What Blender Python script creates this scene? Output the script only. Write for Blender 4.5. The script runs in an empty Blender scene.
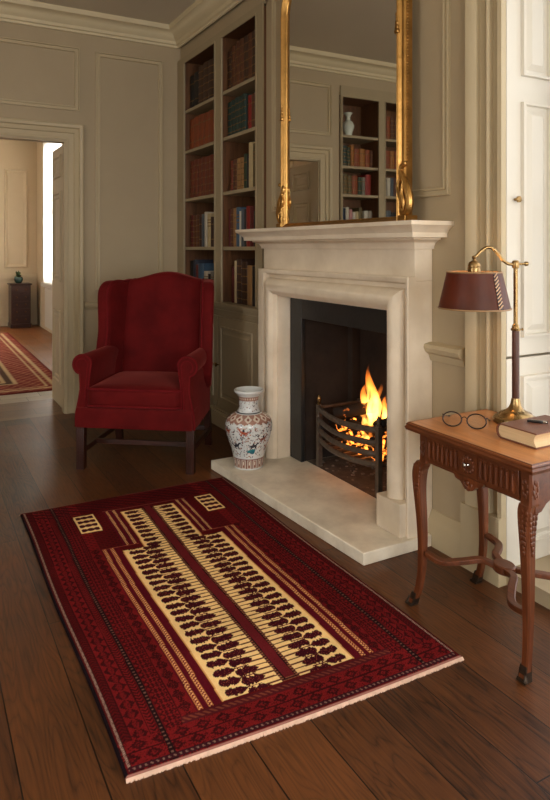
import bpy, bmesh, math, random
import numpy as np
from mathutils import Vector, Matrix
random.seed(7)
PI = math.pi
scene = bpy.context.scene
COL = scene.collection
V = Vector

# ------------------------------------------------------------------ colour + material helpers
def s(r, g, b):
    def f(c):
        c /= 255.0
        return c / 12.92 if c <= 0.04045 else ((c + 0.055) / 1.055) ** 2.4
    return (f(r), f(g), f(b))

def newmat(name):
    m = bpy.data.materials.new(name); m.use_nodes = True
    nt = m.node_tree
    for n in list(nt.nodes):
        nt.nodes.remove(n)
    return m, nt

def N(nt, t, **kw):
    n = nt.nodes.new(t)
    for k, v in kw.items():
        if k.startswith('i_'):
            key = k[2:].replace('_', ' ')
            n.inputs[key].default_value = v
        else:
            setattr(n, k, v)
    return n

def rgba(c):
    return (c[0], c[1], c[2], 1.0)

MATS = {}
def pm(name, col, rough=0.5, metal=0.0, var=0.12, scale=8.0, bump=0.0, bscale=120.0, stretch=(1, 1, 1), coat=0.0, sheen=0.0, spec=0.5, detail=6.0, col2=None, rvar=0.0, sheen_col=None):
    """Principled material, its colour and roughness varied by object-space noise."""
    if name in MATS:
        return MATS[name]
    m, nt = newmat(name)
    out = N(nt, 'ShaderNodeOutputMaterial'); b = N(nt, 'ShaderNodeBsdfPrincipled')
    nt.links.new(b.outputs[0], out.inputs[0])
    tc = N(nt, 'ShaderNodeTexCoord'); mp = N(nt, 'ShaderNodeMapping')
    mp.inputs['Scale'].default_value = stretch
    nt.links.new(tc.outputs['Object'], mp.inputs[0])
    no = N(nt, 'ShaderNodeTexNoise', i_Scale=scale, i_Detail=detail, i_Roughness=0.6)
    nt.links.new(mp.outputs[0], no.inputs['Vector'])
    rp = N(nt, 'ShaderNodeValToRGB')
    lo = tuple(c * (1 - var) for c in col); hi = tuple(min(1, c * (1 + var)) for c in (col2 or col))
    rp.color_ramp.elements[0].position = 0.3; rp.color_ramp.elements[0].color = rgba(lo)
    rp.color_ramp.elements[1].position = 0.7; rp.color_ramp.elements[1].color = rgba(hi)
    nt.links.new(no.outputs[0], rp.inputs[0]); nt.links.new(rp.outputs[0], b.inputs['Base Color'])
    b.inputs['Roughness'].default_value = rough; b.inputs['Metallic'].default_value = metal
    b.inputs['Specular IOR Level'].default_value = spec
    if rvar:
        mr = N(nt, 'ShaderNodeMapRange'); mr.inputs['To Min'].default_value = max(0, rough - rvar); mr.inputs['To Max'].default_value = min(1, rough + rvar)
        nt.links.new(no.outputs[0], mr.inputs[0]); nt.links.new(mr.outputs[0], b.inputs['Roughness'])
    if coat:
        b.inputs['Coat Weight'].default_value = coat; b.inputs['Coat Roughness'].default_value = 0.15
    if sheen:
        b.inputs['Sheen Weight'].default_value = sheen; b.inputs['Sheen Roughness'].default_value = 0.35
        if sheen_col: b.inputs['Sheen Tint'].default_value = rgba(sheen_col)
    if bump:
        n2 = N(nt, 'ShaderNodeTexNoise', i_Scale=bscale, i_Detail=4.0)
        nt.links.new(mp.outputs[0], n2.inputs['Vector'])
        bp = N(nt, 'ShaderNodeBump', i_Strength=bump, i_Distance=0.01)
        nt.links.new(n2.outputs[0], bp.inputs['Height']); nt.links.new(bp.outputs[0], b.inputs['Normal'])
    MATS[name] = m
    return m

def woodmat(name, dark, light, rough=0.35, axis='Y', scale=1.0, coat=0.0):
    if name in MATS: return MATS[name]
    m, nt = newmat(name)
    out = N(nt, 'ShaderNodeOutputMaterial'); b = N(nt, 'ShaderNodeBsdfPrincipled')
    nt.links.new(b.outputs[0], out.inputs[0])
    tc = N(nt, 'ShaderNodeTexCoord'); mp = N(nt, 'ShaderNodeMapping')
    st = {'X': (1.2, 14, 14), 'Y': (14, 1.2, 14), 'Z': (14, 14, 1.2)}[axis]
    mp.inputs['Scale'].default_value = tuple(scale * c for c in st)
    nt.links.new(tc.outputs['Object'], mp.inputs[0])
    n1 = N(nt, 'ShaderNodeTexNoise', i_Scale=2.2, i_Detail=8.0, i_Roughness=0.65, i_Distortion=0.8)
    n2 = N(nt, 'ShaderNodeTexNoise', i_Scale=9.0, i_Detail=5.0)
    nt.links.new(mp.outputs[0], n1.inputs['Vector']); nt.links.new(mp.outputs[0], n2.inputs['Vector'])
    mx = N(nt, 'ShaderNodeMath', operation='MULTIPLY_ADD'); mx.inputs[1].default_value = 0.35
    nt.links.new(n2.outputs[0], mx.inputs[0]); nt.links.new(n1.outputs[0], mx.inputs[2])
    rp = N(nt, 'ShaderNodeValToRGB')
    rp.color_ramp.elements[0].position = 0.42; rp.color_ramp.elements[0].color = rgba(dark)
    rp.color_ramp.elements[1].position = 0.9; rp.color_ramp.elements[1].color = rgba(light)
    nt.links.new(mx.outputs[0], rp.inputs[0]); nt.links.new(rp.outputs[0], b.inputs['Base Color'])
    b.inputs['Roughness'].default_value = rough
    if coat: b.inputs['Coat Weight'].default_value = coat; b.inputs['Coat Roughness'].default_value = 0.12
    bp = N(nt, 'ShaderNodeBump', i_Strength=0.06, i_Distance=0.01)
    nt.links.new(mx.outputs[0], bp.inputs['Height']); nt.links.new(bp.outputs[0], b.inputs['Normal'])
    MATS[name] = m
    return m

def attrmat(name, attr, rough=0.8, sheen=0.0, bump=0.0, bscale=600, coat=0.0, var=0.15, nscale=3.0, spec=0.5, wear=None):
    m, nt = newmat(name)
    out = N(nt, 'ShaderNodeOutputMaterial'); b = N(nt, 'ShaderNodeBsdfPrincipled')
    nt.links.new(b.outputs[0], out.inputs[0])
    at = N(nt, 'ShaderNodeAttribute', attribute_name=attr)
    tc = N(nt, 'ShaderNodeTexCoord')
    no = N(nt, 'ShaderNodeTexNoise', i_Scale=nscale, i_Detail=8.0)
    nt.links.new(tc.outputs['Object'], no.inputs['Vector'])
    mr = N(nt, 'ShaderNodeMapRange'); mr.inputs['From Min'].default_value = 0.3; mr.inputs['From Max'].default_value = 0.7
    mr.inputs['To Min'].default_value = 1 - var; mr.inputs['To Max'].default_value = 1 + var
    nt.links.new(no.outputs[0], mr.inputs[0])
    vm = N(nt, 'ShaderNodeVectorMath', operation='SCALE')
    nt.links.new(at.outputs['Color'], vm.inputs[0]); nt.links.new(mr.outputs[0], vm.inputs['Scale'])
    nt.links.new(vm.outputs[0], b.inputs['Base Color'])
    b.inputs['Roughness'].default_value = rough; b.inputs['Specular IOR Level'].default_value = spec
    if sheen: b.inputs['Sheen Weight'].default_value = sheen; b.inputs['Sheen Roughness'].default_value = 0.5
    if coat: b.inputs['Coat Weight'].default_value = coat; b.inputs['Coat Roughness'].default_value = 0.04
    if bump:
        n2 = N(nt, 'ShaderNodeTexNoise', i_Scale=bscale, i_Detail=2.0)
        nt.links.new(tc.outputs['Object'], n2.inputs['Vector'])
        bp = N(nt, 'ShaderNodeBump', i_Strength=bump, i_Distance=0.004)
        nt.links.new(n2.outputs[0], bp.inputs['Height']); nt.links.new(bp.outputs[0], b.inputs['Normal'])
    return m

def floormat(name, dark, light, row=0.19, brick=1.9, rough=0.33, rot=PI / 2, off=(0, 0, 0)):
    m, nt = newmat(name)
    out = N(nt, 'ShaderNodeOutputMaterial'); b = N(nt, 'ShaderNodeBsdfPrincipled')
    nt.links.new(b.outputs[0], out.inputs[0])
    tc = N(nt, 'ShaderNodeTexCoord'); mp = N(nt, 'ShaderNodeMapping')
    mp.inputs['Rotation'].default_value = (0, 0, rot); mp.inputs['Location'].default_value = off
    nt.links.new(tc.outputs['Object'], mp.inputs[0])          # x' runs along the plank
    br = N(nt, 'ShaderNodeTexBrick', offset=0.37, offset_frequency=2)
    br.inputs['Scale'].default_value = 1.0; br.inputs['Brick Width'].default_value = brick; br.inputs['Row Height'].default_value = row
    br.inputs['Mortar Size'].default_value = 0.0022; br.inputs['Mortar Smooth'].default_value = 0.3
    br.inputs['Color1'].default_value = (0, 0, 0, 1); br.inputs['Color2'].default_value = (1, 1, 1, 1); br.inputs['Mortar'].default_value = (0.5, 0.5, 0.5, 1)
    nt.links.new(mp.outputs[0], br.inputs['Vector'])
    # shift the grain per plank so it never runs across a seam
    sh = N(nt, 'ShaderNodeVectorMath', operation='MULTIPLY_ADD')
    sh.inputs[1].default_value = (7.3, 3.1, 5.7)
    nt.links.new(br.outputs['Color'], sh.inputs[0]); nt.links.new(mp.outputs[0], sh.inputs[2])
    m1 = N(nt, 'ShaderNodeMapping'); m1.inputs['Scale'].default_value = (1.0, 7.0, 1)
    nt.links.new(sh.outputs[0], m1.inputs[0])
    n1 = N(nt, 'ShaderNodeTexNoise', i_Scale=1.3, i_Detail=2.0, i_Distortion=0.3)
    nt.links.new(m1.outputs[0], n1.inputs['Vector'])
    # cathedral rings: contour lines of a stretched noise
    mu = N(nt, 'ShaderNodeMath', operation='MULTIPLY'); mu.inputs[1].default_value = 60.0
    nt.links.new(n1.outputs[0], mu.inputs[0])
    s0 = N(nt, 'ShaderNodeMath', operation='SINE'); nt.links.new(mu.outputs[0], s0.inputs[0])
    s1 = N(nt, 'ShaderNodeMath', operation='ABSOLUTE'); nt.links.new(s0.outputs[0], s1.inputs[0])
    si = N(nt, 'ShaderNodeMath', operation='POWER'); nt.links.new(s1.outputs[0], si.inputs[0]); si.inputs[1].default_value = 0.45
    m2 = N(nt, 'ShaderNodeMapping'); m2.inputs['Scale'].default_value = (6.0, 130.0, 1)
    nt.links.new(sh.outputs[0], m2.inputs[0])
    n2 = N(nt, 'ShaderNodeTexNoise', i_Scale=1.0, i_Detail=4.0)
    nt.links.new(m2.outputs[0], n2.inputs['Vector'])
    n3 = N(nt, 'ShaderNodeTexNoise', i_Scale=2.6, i_Detail=5.0)
    nt.links.new(mp.outputs[0], n3.inputs['Vector'])
    # g = .5 + .10*sin + .55*(n2-.5) + .45*(n3-.5) + .22*(brick-.5)
    def madd(a, k, c):
        q = N(nt, 'ShaderNodeMath', operation='MULTIPLY_ADD'); q.inputs[1].default_value = k
        nt.links.new(a, q.inputs[0])
        if isinstance(c, float): q.inputs[2].default_value = c
        else: nt.links.new(c, q.inputs[2])
        return q.outputs[0]
    g = madd(si.outputs[0], 0.26, 0.5 - 0.30 - 0.25 - 0.18 - 0.20)
    g = madd(n2.outputs[0], 0.60, g); g = madd(n3.outputs[0], 0.5, g); g = madd(br.outputs['Color'], 0.36, g)
    rp = N(nt, 'ShaderNodeValToRGB')
    rp.color_ramp.elements[0].position = 0.12; rp.color_ramp.elements[0].color = rgba(dark)
    rp.color_ramp.elements[1].position = 0.9; rp.color_ramp.elements[1].color = rgba(light)
    nt.links.new(g, rp.inputs[0])
    mx = N(nt, 'ShaderNodeMix', data_type='RGBA')
    nt.links.new(br.outputs['Fac'], mx.inputs[0]); nt.links.new(rp.outputs[0], mx.inputs[6])
    mx.inputs[7].default_value = rgba(tuple(c * 0.15 for c in dark))
    nt.links.new(mx.outputs[2], b.inputs['Base Color'])
    mr = N(nt, 'ShaderNodeMapRange'); mr.inputs['To Min'].default_value = rough - 0.08; mr.inputs['To Max'].default_value = rough + 0.14
    nt.links.new(n3.outputs[0], mr.inputs[0]); nt.links.new(mr.outputs[0], b.inputs['Roughness'])
    b.inputs['Specular IOR Level'].default_value = 0.35
    hb = madd(br.outputs['Fac'], -1.2, g)
    bp = N(nt, 'ShaderNodeBump', i_Strength=0.22, i_Distance=0.003)
    nt.links.new(hb, bp.inputs['Height']); nt.links.new(bp.outputs[0], b.inputs['Normal'])
    return m

# ------------------------------------------------------------------ geometry builder
class MB:
    def __init__(self): self.v = []; self.f = []; self.m = []
    def add(self, vs, fs, mi=0):
        o = len(self.v); self.v += [tuple(p) for p in vs]
        for f in fs: self.f.append(tuple(i + o for i in f)); self.m.append(mi)
        return self
    def box(self, x0, x1, y0, y1, z0, z1, mi=0):
        vs = [(x, y, z) for z in (z0, z1) for y in (y0, y1) for x in (x0, x1)]
        return self.add(vs, [(0, 2, 3, 1), (4, 5, 7, 6), (0, 1, 5, 4), (2, 6, 7, 3), (0, 4, 6, 2), (1, 3, 7, 5)], mi)
    def loft(self, rings, closed=True, caps=(True, True), mi=0):
        n = len(rings[0]); vs = [p for r in rings for p in r]; fs = []
        for k in range(len(rings) - 1):
            for i in range(n if closed else n - 1):
                j = (i + 1) % n
                fs.append((k * n + i, k * n + j, (k + 1) * n + j, (k + 1) * n + i))
        if caps[0]: fs.append(tuple(range(n - 1, -1, -1)))
        if caps[1]: fs.append(tuple((len(rings) - 1) * n + i for i in range(n)))
        return self.add(vs, fs, mi)
    def lathe(self, prof, n=32, c=(0, 0, 0), mi=0, caps=(True, True)):
        rings = [[(c[0] + r * math.cos(2 * PI * i / n), c[1] + r * math.sin(2 * PI * i / n), c[2] + z) for i in range(n)] for r, z in prof]
        return self.loft(rings, True, caps, mi)
    def tube(self, path, rad, n=10, caps=True, mi=0, closed=False, flat=None):
        path = [V(p) for p in path]; L = len(path)
        rs = rad if isinstance(rad, (list, tuple)) else [rad] * L
        rings = []; up = V((0, 0, 1)); prev = None
        for k, p in enumerate(path):
            if closed: t = path[(k + 1) % L] - path[(k - 1) % L]
            else: t = path[min(k + 1, L - 1)] - path[max(k - 1, 0)]
            t.normalize()
            if prev is None:
                a = t.cross(up)
                if a.length < 1e-3: a = t.cross(V((1, 0, 0)))
            else:
                a = prev - t * prev.dot(t)
            a.normalize(); prev = a.copy(); b = t.cross(a)
            fx, fy = flat or (1, 1)
            rings.append([tuple(p + a * (rs[k] * fx * math.cos(2 * PI * i / n)) + b * (rs[k] * fy * math.sin(2 * PI * i / n))) for i in range(n)])
        if closed:
            rings.append(rings[0]); return self.loft(rings, True, (False, False), mi)
        return self.loft(rings, True, (caps, caps), mi)
    def prism(self, poly, t0, t1, fr, mi=0):
        """extrude a 2-D polygon; fr(a, b, t) -> xyz"""
        n = len(poly)
        return self.loft([[fr(a, b, t0) for a, b in poly], [fr(a, b, t1) for a, b in poly]], True, (True, True), mi)
    def mitre(self, pts, prof, fr, closed=True, mi=0, pclosed=False):
        """sweep prof [(offset to the left of travel, height)] along a mitred 2-D path; fr(a, b, h) -> xyz"""
        P = [V((p[0], p[1])) for p in pts]; n = len(P); rings = []
        for k in range(n):
            a = P[(k - 1) % n] if (closed or k > 0) else None
            c = P[(k + 1) % n] if (closed or k < n - 1) else None
            d1 = (P[k] - a).normalized() if a is not None else None
            d2 = (c - P[k]).normalized() if c is not None else None
            if d1 is None: d1 = d2
            if d2 is None: d2 = d1
            n1 = V((-d1.y, d1.x)); n2 = V((-d2.y, d2.x)); mt = (n1 + n2)
            mt = mt / max(1e-6, (1 + n1.dot(n2)))
            rings.append([fr(P[k].x + mt.x * o, P[k].y + mt.y * o, h) for o, h in prof])
        if closed: rings.append(rings[0])
        return self.loft(rings, pclosed, (pclosed and not closed, pclosed and not closed), mi)
    def rbox(self, c, h, r, n=8, crown=(0, 0, 0), fn=None, mi=0):
        """rounded, crowned cushion box"""
        bm = bmesh.new(); bmesh.ops.create_cube(bm, size=2.0)
        bmesh.ops.subdivide_edges(bm, edges=bm.edges[:], cuts=n, use_grid_fill=True)
        bm.verts.ensure_lookup_table(); vs = []
        for v in bm.verts:
            p = v.co.copy(); q = V((p.x * h[0], p.y * h[1], p.z * h[2]))
            inn = V((max(-h[0] + r, min(h[0] - r, q.x)), max(-h[1] + r, min(h[1] - r, q.y)), max(-h[2] + r, min(h[2] - r, q.z))))
            d = q - inn
            if d.length > 1e-9:
                cnt = sum(1 for z in d if abs(z) > 1e-9)
                q = inn + d.normalized() * (r if cnt > 1 else min(r, d.length) if d.length < r - 1e-9 else r)
            X, Y, Z = p.x, p.y, p.z
            q += V((crown[0] * X * (1 - Y * Y) * (1 - Z * Z), crown[1] * Y * (1 - X * X) * (1 - Z * Z), crown[2] * Z * (1 - X * X) * (1 - Y * Y)))
            q += V(c)
            if fn: q = V(fn(q.x, q.y, q.z))
            vs.append(tuple(q))
        self.add(vs, [tuple(l.index for l in f.verts) for f in bm.faces], mi); bm.free(); return self
    def puff(self, poly, half, r, fr, nseg=5, crown=0.0, mi=0):
        """a padded slab: polygon outline, rounded edges; fr(a, b, t)"""
        P = [V((p[0], p[1])) for p in poly]; n = len(P)
        area = sum(P[i].x * P[(i + 1) % n].y - P[(i + 1) % n].x * P[i].y for i in range(n))
        sg = 1 if area > 0 else -1; nr = []
        for k in range(n):
            d1 = (P[k] - P[k - 1]).normalized(); d2 = (P[(k + 1) % n] - P[k]).normalized()
            a = V((-d1.y, d1.x)) + V((-d2.y, d2.x)); a = a.normalized() if a.length > 1e-6 else V((-d1.y, d1.x))
            nr.append(a * sg)
        rings = []
        seq = [(-1, k) for k in range(nseg + 1)] + [(1, k) for k in range(nseg, -1, -1)]
        for sd, k in seq:
            an = (PI / 2) * k / nseg
            ins = r * (1 - math.sin(an)); t = sd * (half - r + r * math.cos(an))
            rings.append([fr(P[i].x + nr[i].x * ins, P[i].y + nr[i].y * ins, t) for i in range(n)])
        return self.loft(rings, True, (True, True), mi)

def obj(name, mb, mats, parent=None, sharp=32, bevel=0.0, sub=0, world=True, seg=2, recalc=True):
    me = bpy.data.meshes.new(name)
    off = V((0, 0, 0))
    if parent is not None and world:
        p = parent
        while p is not None: off += p.location; p = p.parent
    me.from_pydata([(a - off.x, b - off.y, c - off.z) for a, b, c in mb.v], [], mb.f)
    if not isinstance(mats, (list, tuple)): mats = [mats]
    for m in mats: me.materials.append(m)
    if len(mats) > 1: me.polygons.foreach_set('material_index', mb.m)
    if recalc:
        bm = bmesh.new(); bm.from_mesh(me); bmesh.ops.recalc_face_normals(bm, faces=bm.faces[:]); bm.to_mesh(me); bm.free()
    me.polygons.foreach_set('use_smooth', [True] * len(me.polygons))
    if sharp < 180: me.set_sharp_from_angle(angle=math.radians(sharp))
    me.update()
    o = bpy.data.objects.new(name, me); COL.objects.link(o)
    if parent is not None: o.parent = parent
    if bevel:
        b = o.modifiers.new('bevel', 'BEVEL'); b.width = bevel; b.segments = seg; b.limit_method = 'ANGLE'; b.angle_limit = math.radians(40)
        b.harden_normals = False
    if sub:
        q = o.modifiers.new('sub', 'SUBSURF'); q.levels = sub; q.render_levels = sub
    return o

def tag(o, label, cat, group=None, kind=None):
    o['label'] = label; o['category'] = cat
    if group: o['group'] = group
    if kind: o['kind'] = kind
    return o

def thing(name, label, cat, loc=(0, 0, 0), rz=0.0, group=None):
    o = bpy.data.objects.new(name, None); COL.objects.link(o); o.empty_display_size = 0.05
    o.location = loc; o.rotation_euler = (0, 0, rz)
    return tag(o, label, cat, group)

def struct(name, mb, mats, label, cat, parent=None, **kw):
    o = obj(name, mb, mats, parent, **kw)
    if parent is None:
        o['kind'] = 'structure'; o['label'] = label; o['category'] = cat
    return o

def arc(cx, cy, r, a0, a1, n):
    return [(cx + r * math.cos(math.radians(a0 + (a1 - a0) * i / n)), cy + r * math.sin(math.radians(a0 + (a1 - a0) * i / n))) for i in range(n + 1)]

def spline(pts, n=8):
    """Catmull-Rom through points (tuples of any dimension)"""
    P = [V(p) for p in pts]; out = []
    for i in range(len(P) - 1):
        p0 = P[max(i - 1, 0)]; p1 = P[i]; p2 = P[i + 1]; p3 = P[min(i + 2, len(P) - 1)]
        for k in range(n):
            t = k / n
            out.append(0.5 * ((2 * p1) + (p2 - p0) * t + (2 * p0 - 5 * p1 + 4 * p2 - p3) * t * t + (3 * p1 - p0 - 3 * p2 + p3) * t ** 3))
    out.append(P[-1]); return [tuple(p) for p in out]

# ------------------------------------------------------------------ materials
WALLC = s(172, 155, 126)
wall_m = pm('wall_paint', WALLC, 0.6, var=0.05, scale=1.5, bump=0.03, bscale=60)
trim_m = pm('trim_paint', s(186, 170, 138), 0.5, var=0.04, scale=3, bump=0.02, bscale=50)
cornice_m = pm('cornice_paint', s(212, 198, 164), 0.6, var=0.04, scale=2)
ceil_m = pm('ceiling_paint', s(212, 203, 184), 0.8, var=0.03, scale=1)
case_m = pm('bookcase_paint', s(160, 145, 116), 0.5, var=0.05, scale=2)
caseint_m = woodmat('bookcase_interior_wood', s(74, 46, 25), s(116, 76, 44), 0.5, 'Z')
white_m = pm('white_gloss_paint', s(214, 209, 197), 0.4, var=0.02, scale=2)
stone_m = pm('limestone', s(228, 212, 188), 0.55, var=0.11, scale=3.2, bump=0.05, bscale=40, col2=s(234, 222, 202))
hearth_m = pm('hearth_stone', s(222, 210, 188), 0.38, var=0.16, scale=4.5, bump=0.04, bscale=30, col2=s(238, 230, 212))
slate_m = pm('black_slate', s(38, 38, 38), 0.45, var=0.25, scale=6, bump=0.1, bscale=30)
soot_m = pm('sooty_brick', s(46, 36, 30), 0.85, var=0.5, scale=7, bump=0.3, bscale=25)
iron_m = pm('cast_iron', s(98, 86, 76), 0.5, metal=0.4, var=0.25, scale=30, bump=0.25, bscale=80)
gold_m = pm('gilt_gold', s(176, 134, 76), 0.32, metal=1.0, var=0.25, scale=14, bump=0.15, bscale=60, rvar=0.12)
brass_m = pm('aged_brass', s(158, 130, 88), 0.28, metal=1.0, var=0.15, scale=25, rvar=0.08)
brassd_m = pm('dark_bronze', s(104, 74, 46), 0.35, metal=1.0, var=0.15, scale=25)
velvet_m = pm('red_velvet', s(92, 17, 18), 0.8, var=0.26, scale=5, bump=0.08, bscale=350, sheen=0.42, spec=0.1, sheen_col=s(214, 110, 100))
velvetp_m = pm('red_velvet_piping', s(104, 20, 24), 0.8, var=0.15, scale=14, sheen=0.25, spec=0.1, sheen_col=s(210, 80, 86))
mahog_m = woodmat('dark_mahogany', s(30, 12, 7), s(66, 28, 15), 0.36, 'Z', coat=0.1)
mahogh_m = woodmat('dark_mahogany_rail', s(30, 12, 7), s(66, 28, 15), 0.36, 'X', coat=0.1)
table_m = woodmat('carved_walnut', s(66, 31, 14), s(116, 60, 28), 0.4, 'Z', coat=0.12)
tableh_m = woodmat('carved_walnut_apron', s(62, 29, 13), s(112, 58, 27), 0.42, 'Y')
ttop_m = woodmat('polished_walnut_top', s(146, 82, 40), s(204, 136, 78), 0.28, 'Y', coat=0.35, scale=0.7)
pewter_m = pm('dark_worn_sabot', s(70, 58, 48), 0.4, metal=0.7, var=0.3, scale=60)
lleather_m = pm('brown_leather_sleeve', s(76, 42, 27), 0.45, var=0.15, scale=30, bump=0.1, bscale=300)
bookl_m = pm('maroon_leather', s(114, 70, 52), 0.45, var=0.12, scale=20, bump=0.08, bscale=300)
pages_m = pm('book_pages', s(214, 186, 144), 0.8, var=0.10, scale=6, stretch=(1, 1, 60))
black_m = pm('black_plastic', s(22, 20, 22), 0.3, var=0.1, scale=30)
steel_m = pm('polished_steel', s(200, 196, 190), 0.2, metal=1.0, var=0.05, scale=30)
tort_m = pm('dark_spectacle_rim', s(46, 30, 26), 0.28, metal=0.3, var=0.4, scale=60)

def glassmat(name, col=(1, 1, 1), rough=0.0):
    m, nt = newmat(name)
    out = N(nt, 'ShaderNodeOutputMaterial'); a = N(nt, 'ShaderNodeBsdfTransparent'); g = N(nt, 'ShaderNodeBsdfGlossy'); mx = N(nt, 'ShaderNodeMixShader')
    fr = N(nt, 'ShaderNodeFresnel', i_IOR=1.45); no = N(nt, 'ShaderNodeTexNoise', i_Scale=2.0)
    rp = N(nt, 'ShaderNodeMapRange'); rp.inputs['To Min'].default_value = rough; rp.inputs['To Max'].default_value = rough + 0.02
    nt.links.new(no.outputs[0], rp.inputs[0]); nt.links.new(rp.outputs[0], g.inputs['Roughness'])
    a.inputs[0].default_value = rgba(col)
    nt.links.new(fr.outputs[0], mx.inputs[0]); nt.links.new(a.outputs[0], mx.inputs[1]); nt.links.new(g.outputs[0], mx.inputs[2]); nt.links.new(mx.outputs[0], out.inputs[0])
    return m
pane_m = glassmat('window_glass'); lens_m = glassmat('spectacle_glass', (0.95, 0.95, 0.95))
mirror_m = pm('silvered_mirror', (0.80, 0.79, 0.74), 0.02, metal=1.0, var=0.015, scale=1.2)

# ================================================================== THE ROOM
XW, YB, ZC = 2.08, 5.5, 3.27
YF, XL = -3.0, -2.7            # wall behind the camera and wall opposite the fireplace
floor_m = floormat('oak_floor', s(30, 15, 8), s(114, 67, 34), row=0.19, brick=2.1, rough=0.38, off=(0.35, 0.144, 0))
mb = MB().box(XL - 0.3, 3.0, YF - 0.3, YB, -0.1, 0.0)
struct('floor', mb, floor_m, 'dark oak plank floor', 'floor')
mb = MB().box(XL - 0.3, 3.0, YF - 0.3, YB + 0.1, ZC, ZC + 0.1)
struct('ceiling', mb, ceil_m, 'plain cream ceiling', 'ceiling')

# back wall with the doorway (x .44 .. 1.09) and the alcove of the other bookcase (x -1.0 .. .22)
DX0, DX1, DZ = 0.44, 1.09, 2.225
ALX0, ALX1 = -0.92, 0.20
mb = MB()
mb.box(XL, ALX0, YB, YB + 0.1, 0, ZC)
mb.box(ALX0, ALX1, YB + 0.001, YB + 0.1, 2.93, ZC)
mb.box(ALX1, DX0, YB, YB + 0.1, 0, ZC)
mb.box(DX0, DX1, YB, YB + 0.1, DZ, ZC)
mb.box(DX1, 2.5, YB, YB + 0.1, 0, ZC)
wall_back = struct('wall_back', mb, wall_m, 'panelled beige back wall with doorway', 'wall')
# right wall: window reveal at y .45 .. 1.85, firebox opening, bookcase alcove y 3.86 .. 5.5
FY0, FY1, FZ = 2.425, 3.535, 1.07
mb = MB()
mb.box(XW, 2.5, 1.885, FY0, 0, ZC); mb.box(XW, 2.5, FY0, FY1, FZ, ZC); mb.box(XW, 2.5, FY1, 3.886, 0, ZC)
mb.box(XW, 2.5, 0.45, 1.885, 2.98, ZC); mb.box(XW, 2.5, 0.45, 1.885, 0, 0.06); mb.box(XW, 2.5, -0.8, 0.45, 0, ZC); mb.box(XW, 2.5, YF, -2.4, 0, ZC); mb.box(XW, 2.5, -2.4, -0.8, 0, 0.5); mb.box(XW, 2.5, -2.4, -0.8, 2.9, ZC)
mb.box(2.42, 2.5, 3.86, YB, 0, ZC); mb.box(XW, 2.42, 3.86, YB, 3.0, ZC)
wall_right = struct('wall_right', mb, wall_m, 'panelled beige chimney wall', 'wall')
# wall opposite the fireplace, with a tall window
mb = MB()
WL = [(0.6, 2.0)]
mb.box(XL - 0.25, XL, YF, 0.6, 0, ZC); mb.box(XL - 0.25, XL, 2.0, YB, 0, ZC); mb.box(XL - 0.25, XL, 0.6, 2.0, 0, 0.5); mb.box(XL - 0.25, XL, 0.6, 2.0, 2.9, ZC)
wall_left = struct('wall_left', mb, wall_m, 'beige wall facing the fireplace', 'wall')
mb = MB()
mb.box(XL, -1.6, YF - 0.25, YF, 0, ZC); mb.box(-0.2, 0.5, YF - 0.25, YF, 0, ZC); mb.box(1.8, 3.0, YF - 0.25, YF, 0, ZC)
for a, b in ((-1.6, -0.2), (0.5, 1.8)):
    mb.box(a, b, YF - 0.25, YF, 0, 0.5); mb.box(a, b, YF - 0.25, YF, 2.9, ZC)
wall_front = struct('wall_front', mb, wall_m, 'beige window wall behind the viewer', 'wall')

# --- mouldings
def frame_wall_back(a, b, h): return (a, YB - h, b)            # a = x, b = z
def frame_wall_right(a, b, h): return (XW - h, a, b)           # a = y, b = z
PANEL = [(0.0, 0.0), (0.001, 0.013), (0.008, 0.015), (0.011, 0.003), (0.026, 0.002), (0.028, 0.010), (0.036, 0.012), (0.040, 0.0)]
def panel(x0, x1, z0, z1, fr, prof=PANEL):
    m = MB(); m.mitre([(x0, z0), (x1, z0), (x1, z1), (x0, z1)], prof, fr); return m
def back(name, m, mat=None): return obj(name, m, mat or trim_m, wall_back)
back('panel_moulding', panel(1.33, 1.915, 1.0, 2.985, frame_wall_back))
back('panel_moulding', panel(0.30, 1.20, 2.475, 2.995, frame_wall_back))
back('panel_moulding', panel(1.365, 1.915, 0.22, 0.745, frame_wall_back))
obj('panel_moulding', panel(2.16, 3.79, 1.585, 3.0, frame_wall_right), trim_m, wall_right)

# cornice (trim_1), swept round the visible walls
CORN = [(0.0, 3.115), (0.012, 3.118), (0.016, 3.135), (0.030, 3.142), (0.036, 3.165), (0.062, 3.185), (0.068, 3.20), (0.10, 3.225), (0.128, 3.232), (0.135, 3.25), (0.135, 3.27)]
m = MB(); m.mitre([(XW - 0.02, YF), (XW - 0.02, YB), (XL, YB), (XL, YF)], CORN, lambda a, b, h: (a, b, h), closed=False)
struct('trim_1', m, cornice_m, 'moulded plaster cornice', 'cornice')

# chair rail and skirting on the back wall, right of the door, and beside the fireplace
RAIL = [(0, 0.842), (0.010, 0.842), (0.014, 0.852), (0.030, 0.862), (0.036, 0.880), (0.030, 0.892), (0.012, 0.897), (0, 0.897)]
m = MB(); m.prism(RAIL, 1.235, 2.055, lambda o, z, t: (t, YB - o, z)); struct('trim_2', m, trim_m, 'chair rail on the back wall', 'chair rail')
RAILR = [(0, 0.838), (0.012, 0.838), (0.018, 0.850), (0.024, 0.868), (0.044, 0.880), (0.054, 0.900), (0.050, 0.915), (0.020, 0.922), (0, 0.922)]
m = MB(); m.prism(RAILR, 2.06, 2.2735, lambda o, z, t: (XW - o, t, z)); struct('trim_3', m, trim_m, 'chair rail between mantelpiece and window', 'chair rail')
SK = [(0, 0), (0.026, 0), (0.026, 0.115), (0.020, 0.125), (0.014, 0.140), (0.006, 0.155), (0, 0.158)]
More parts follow.
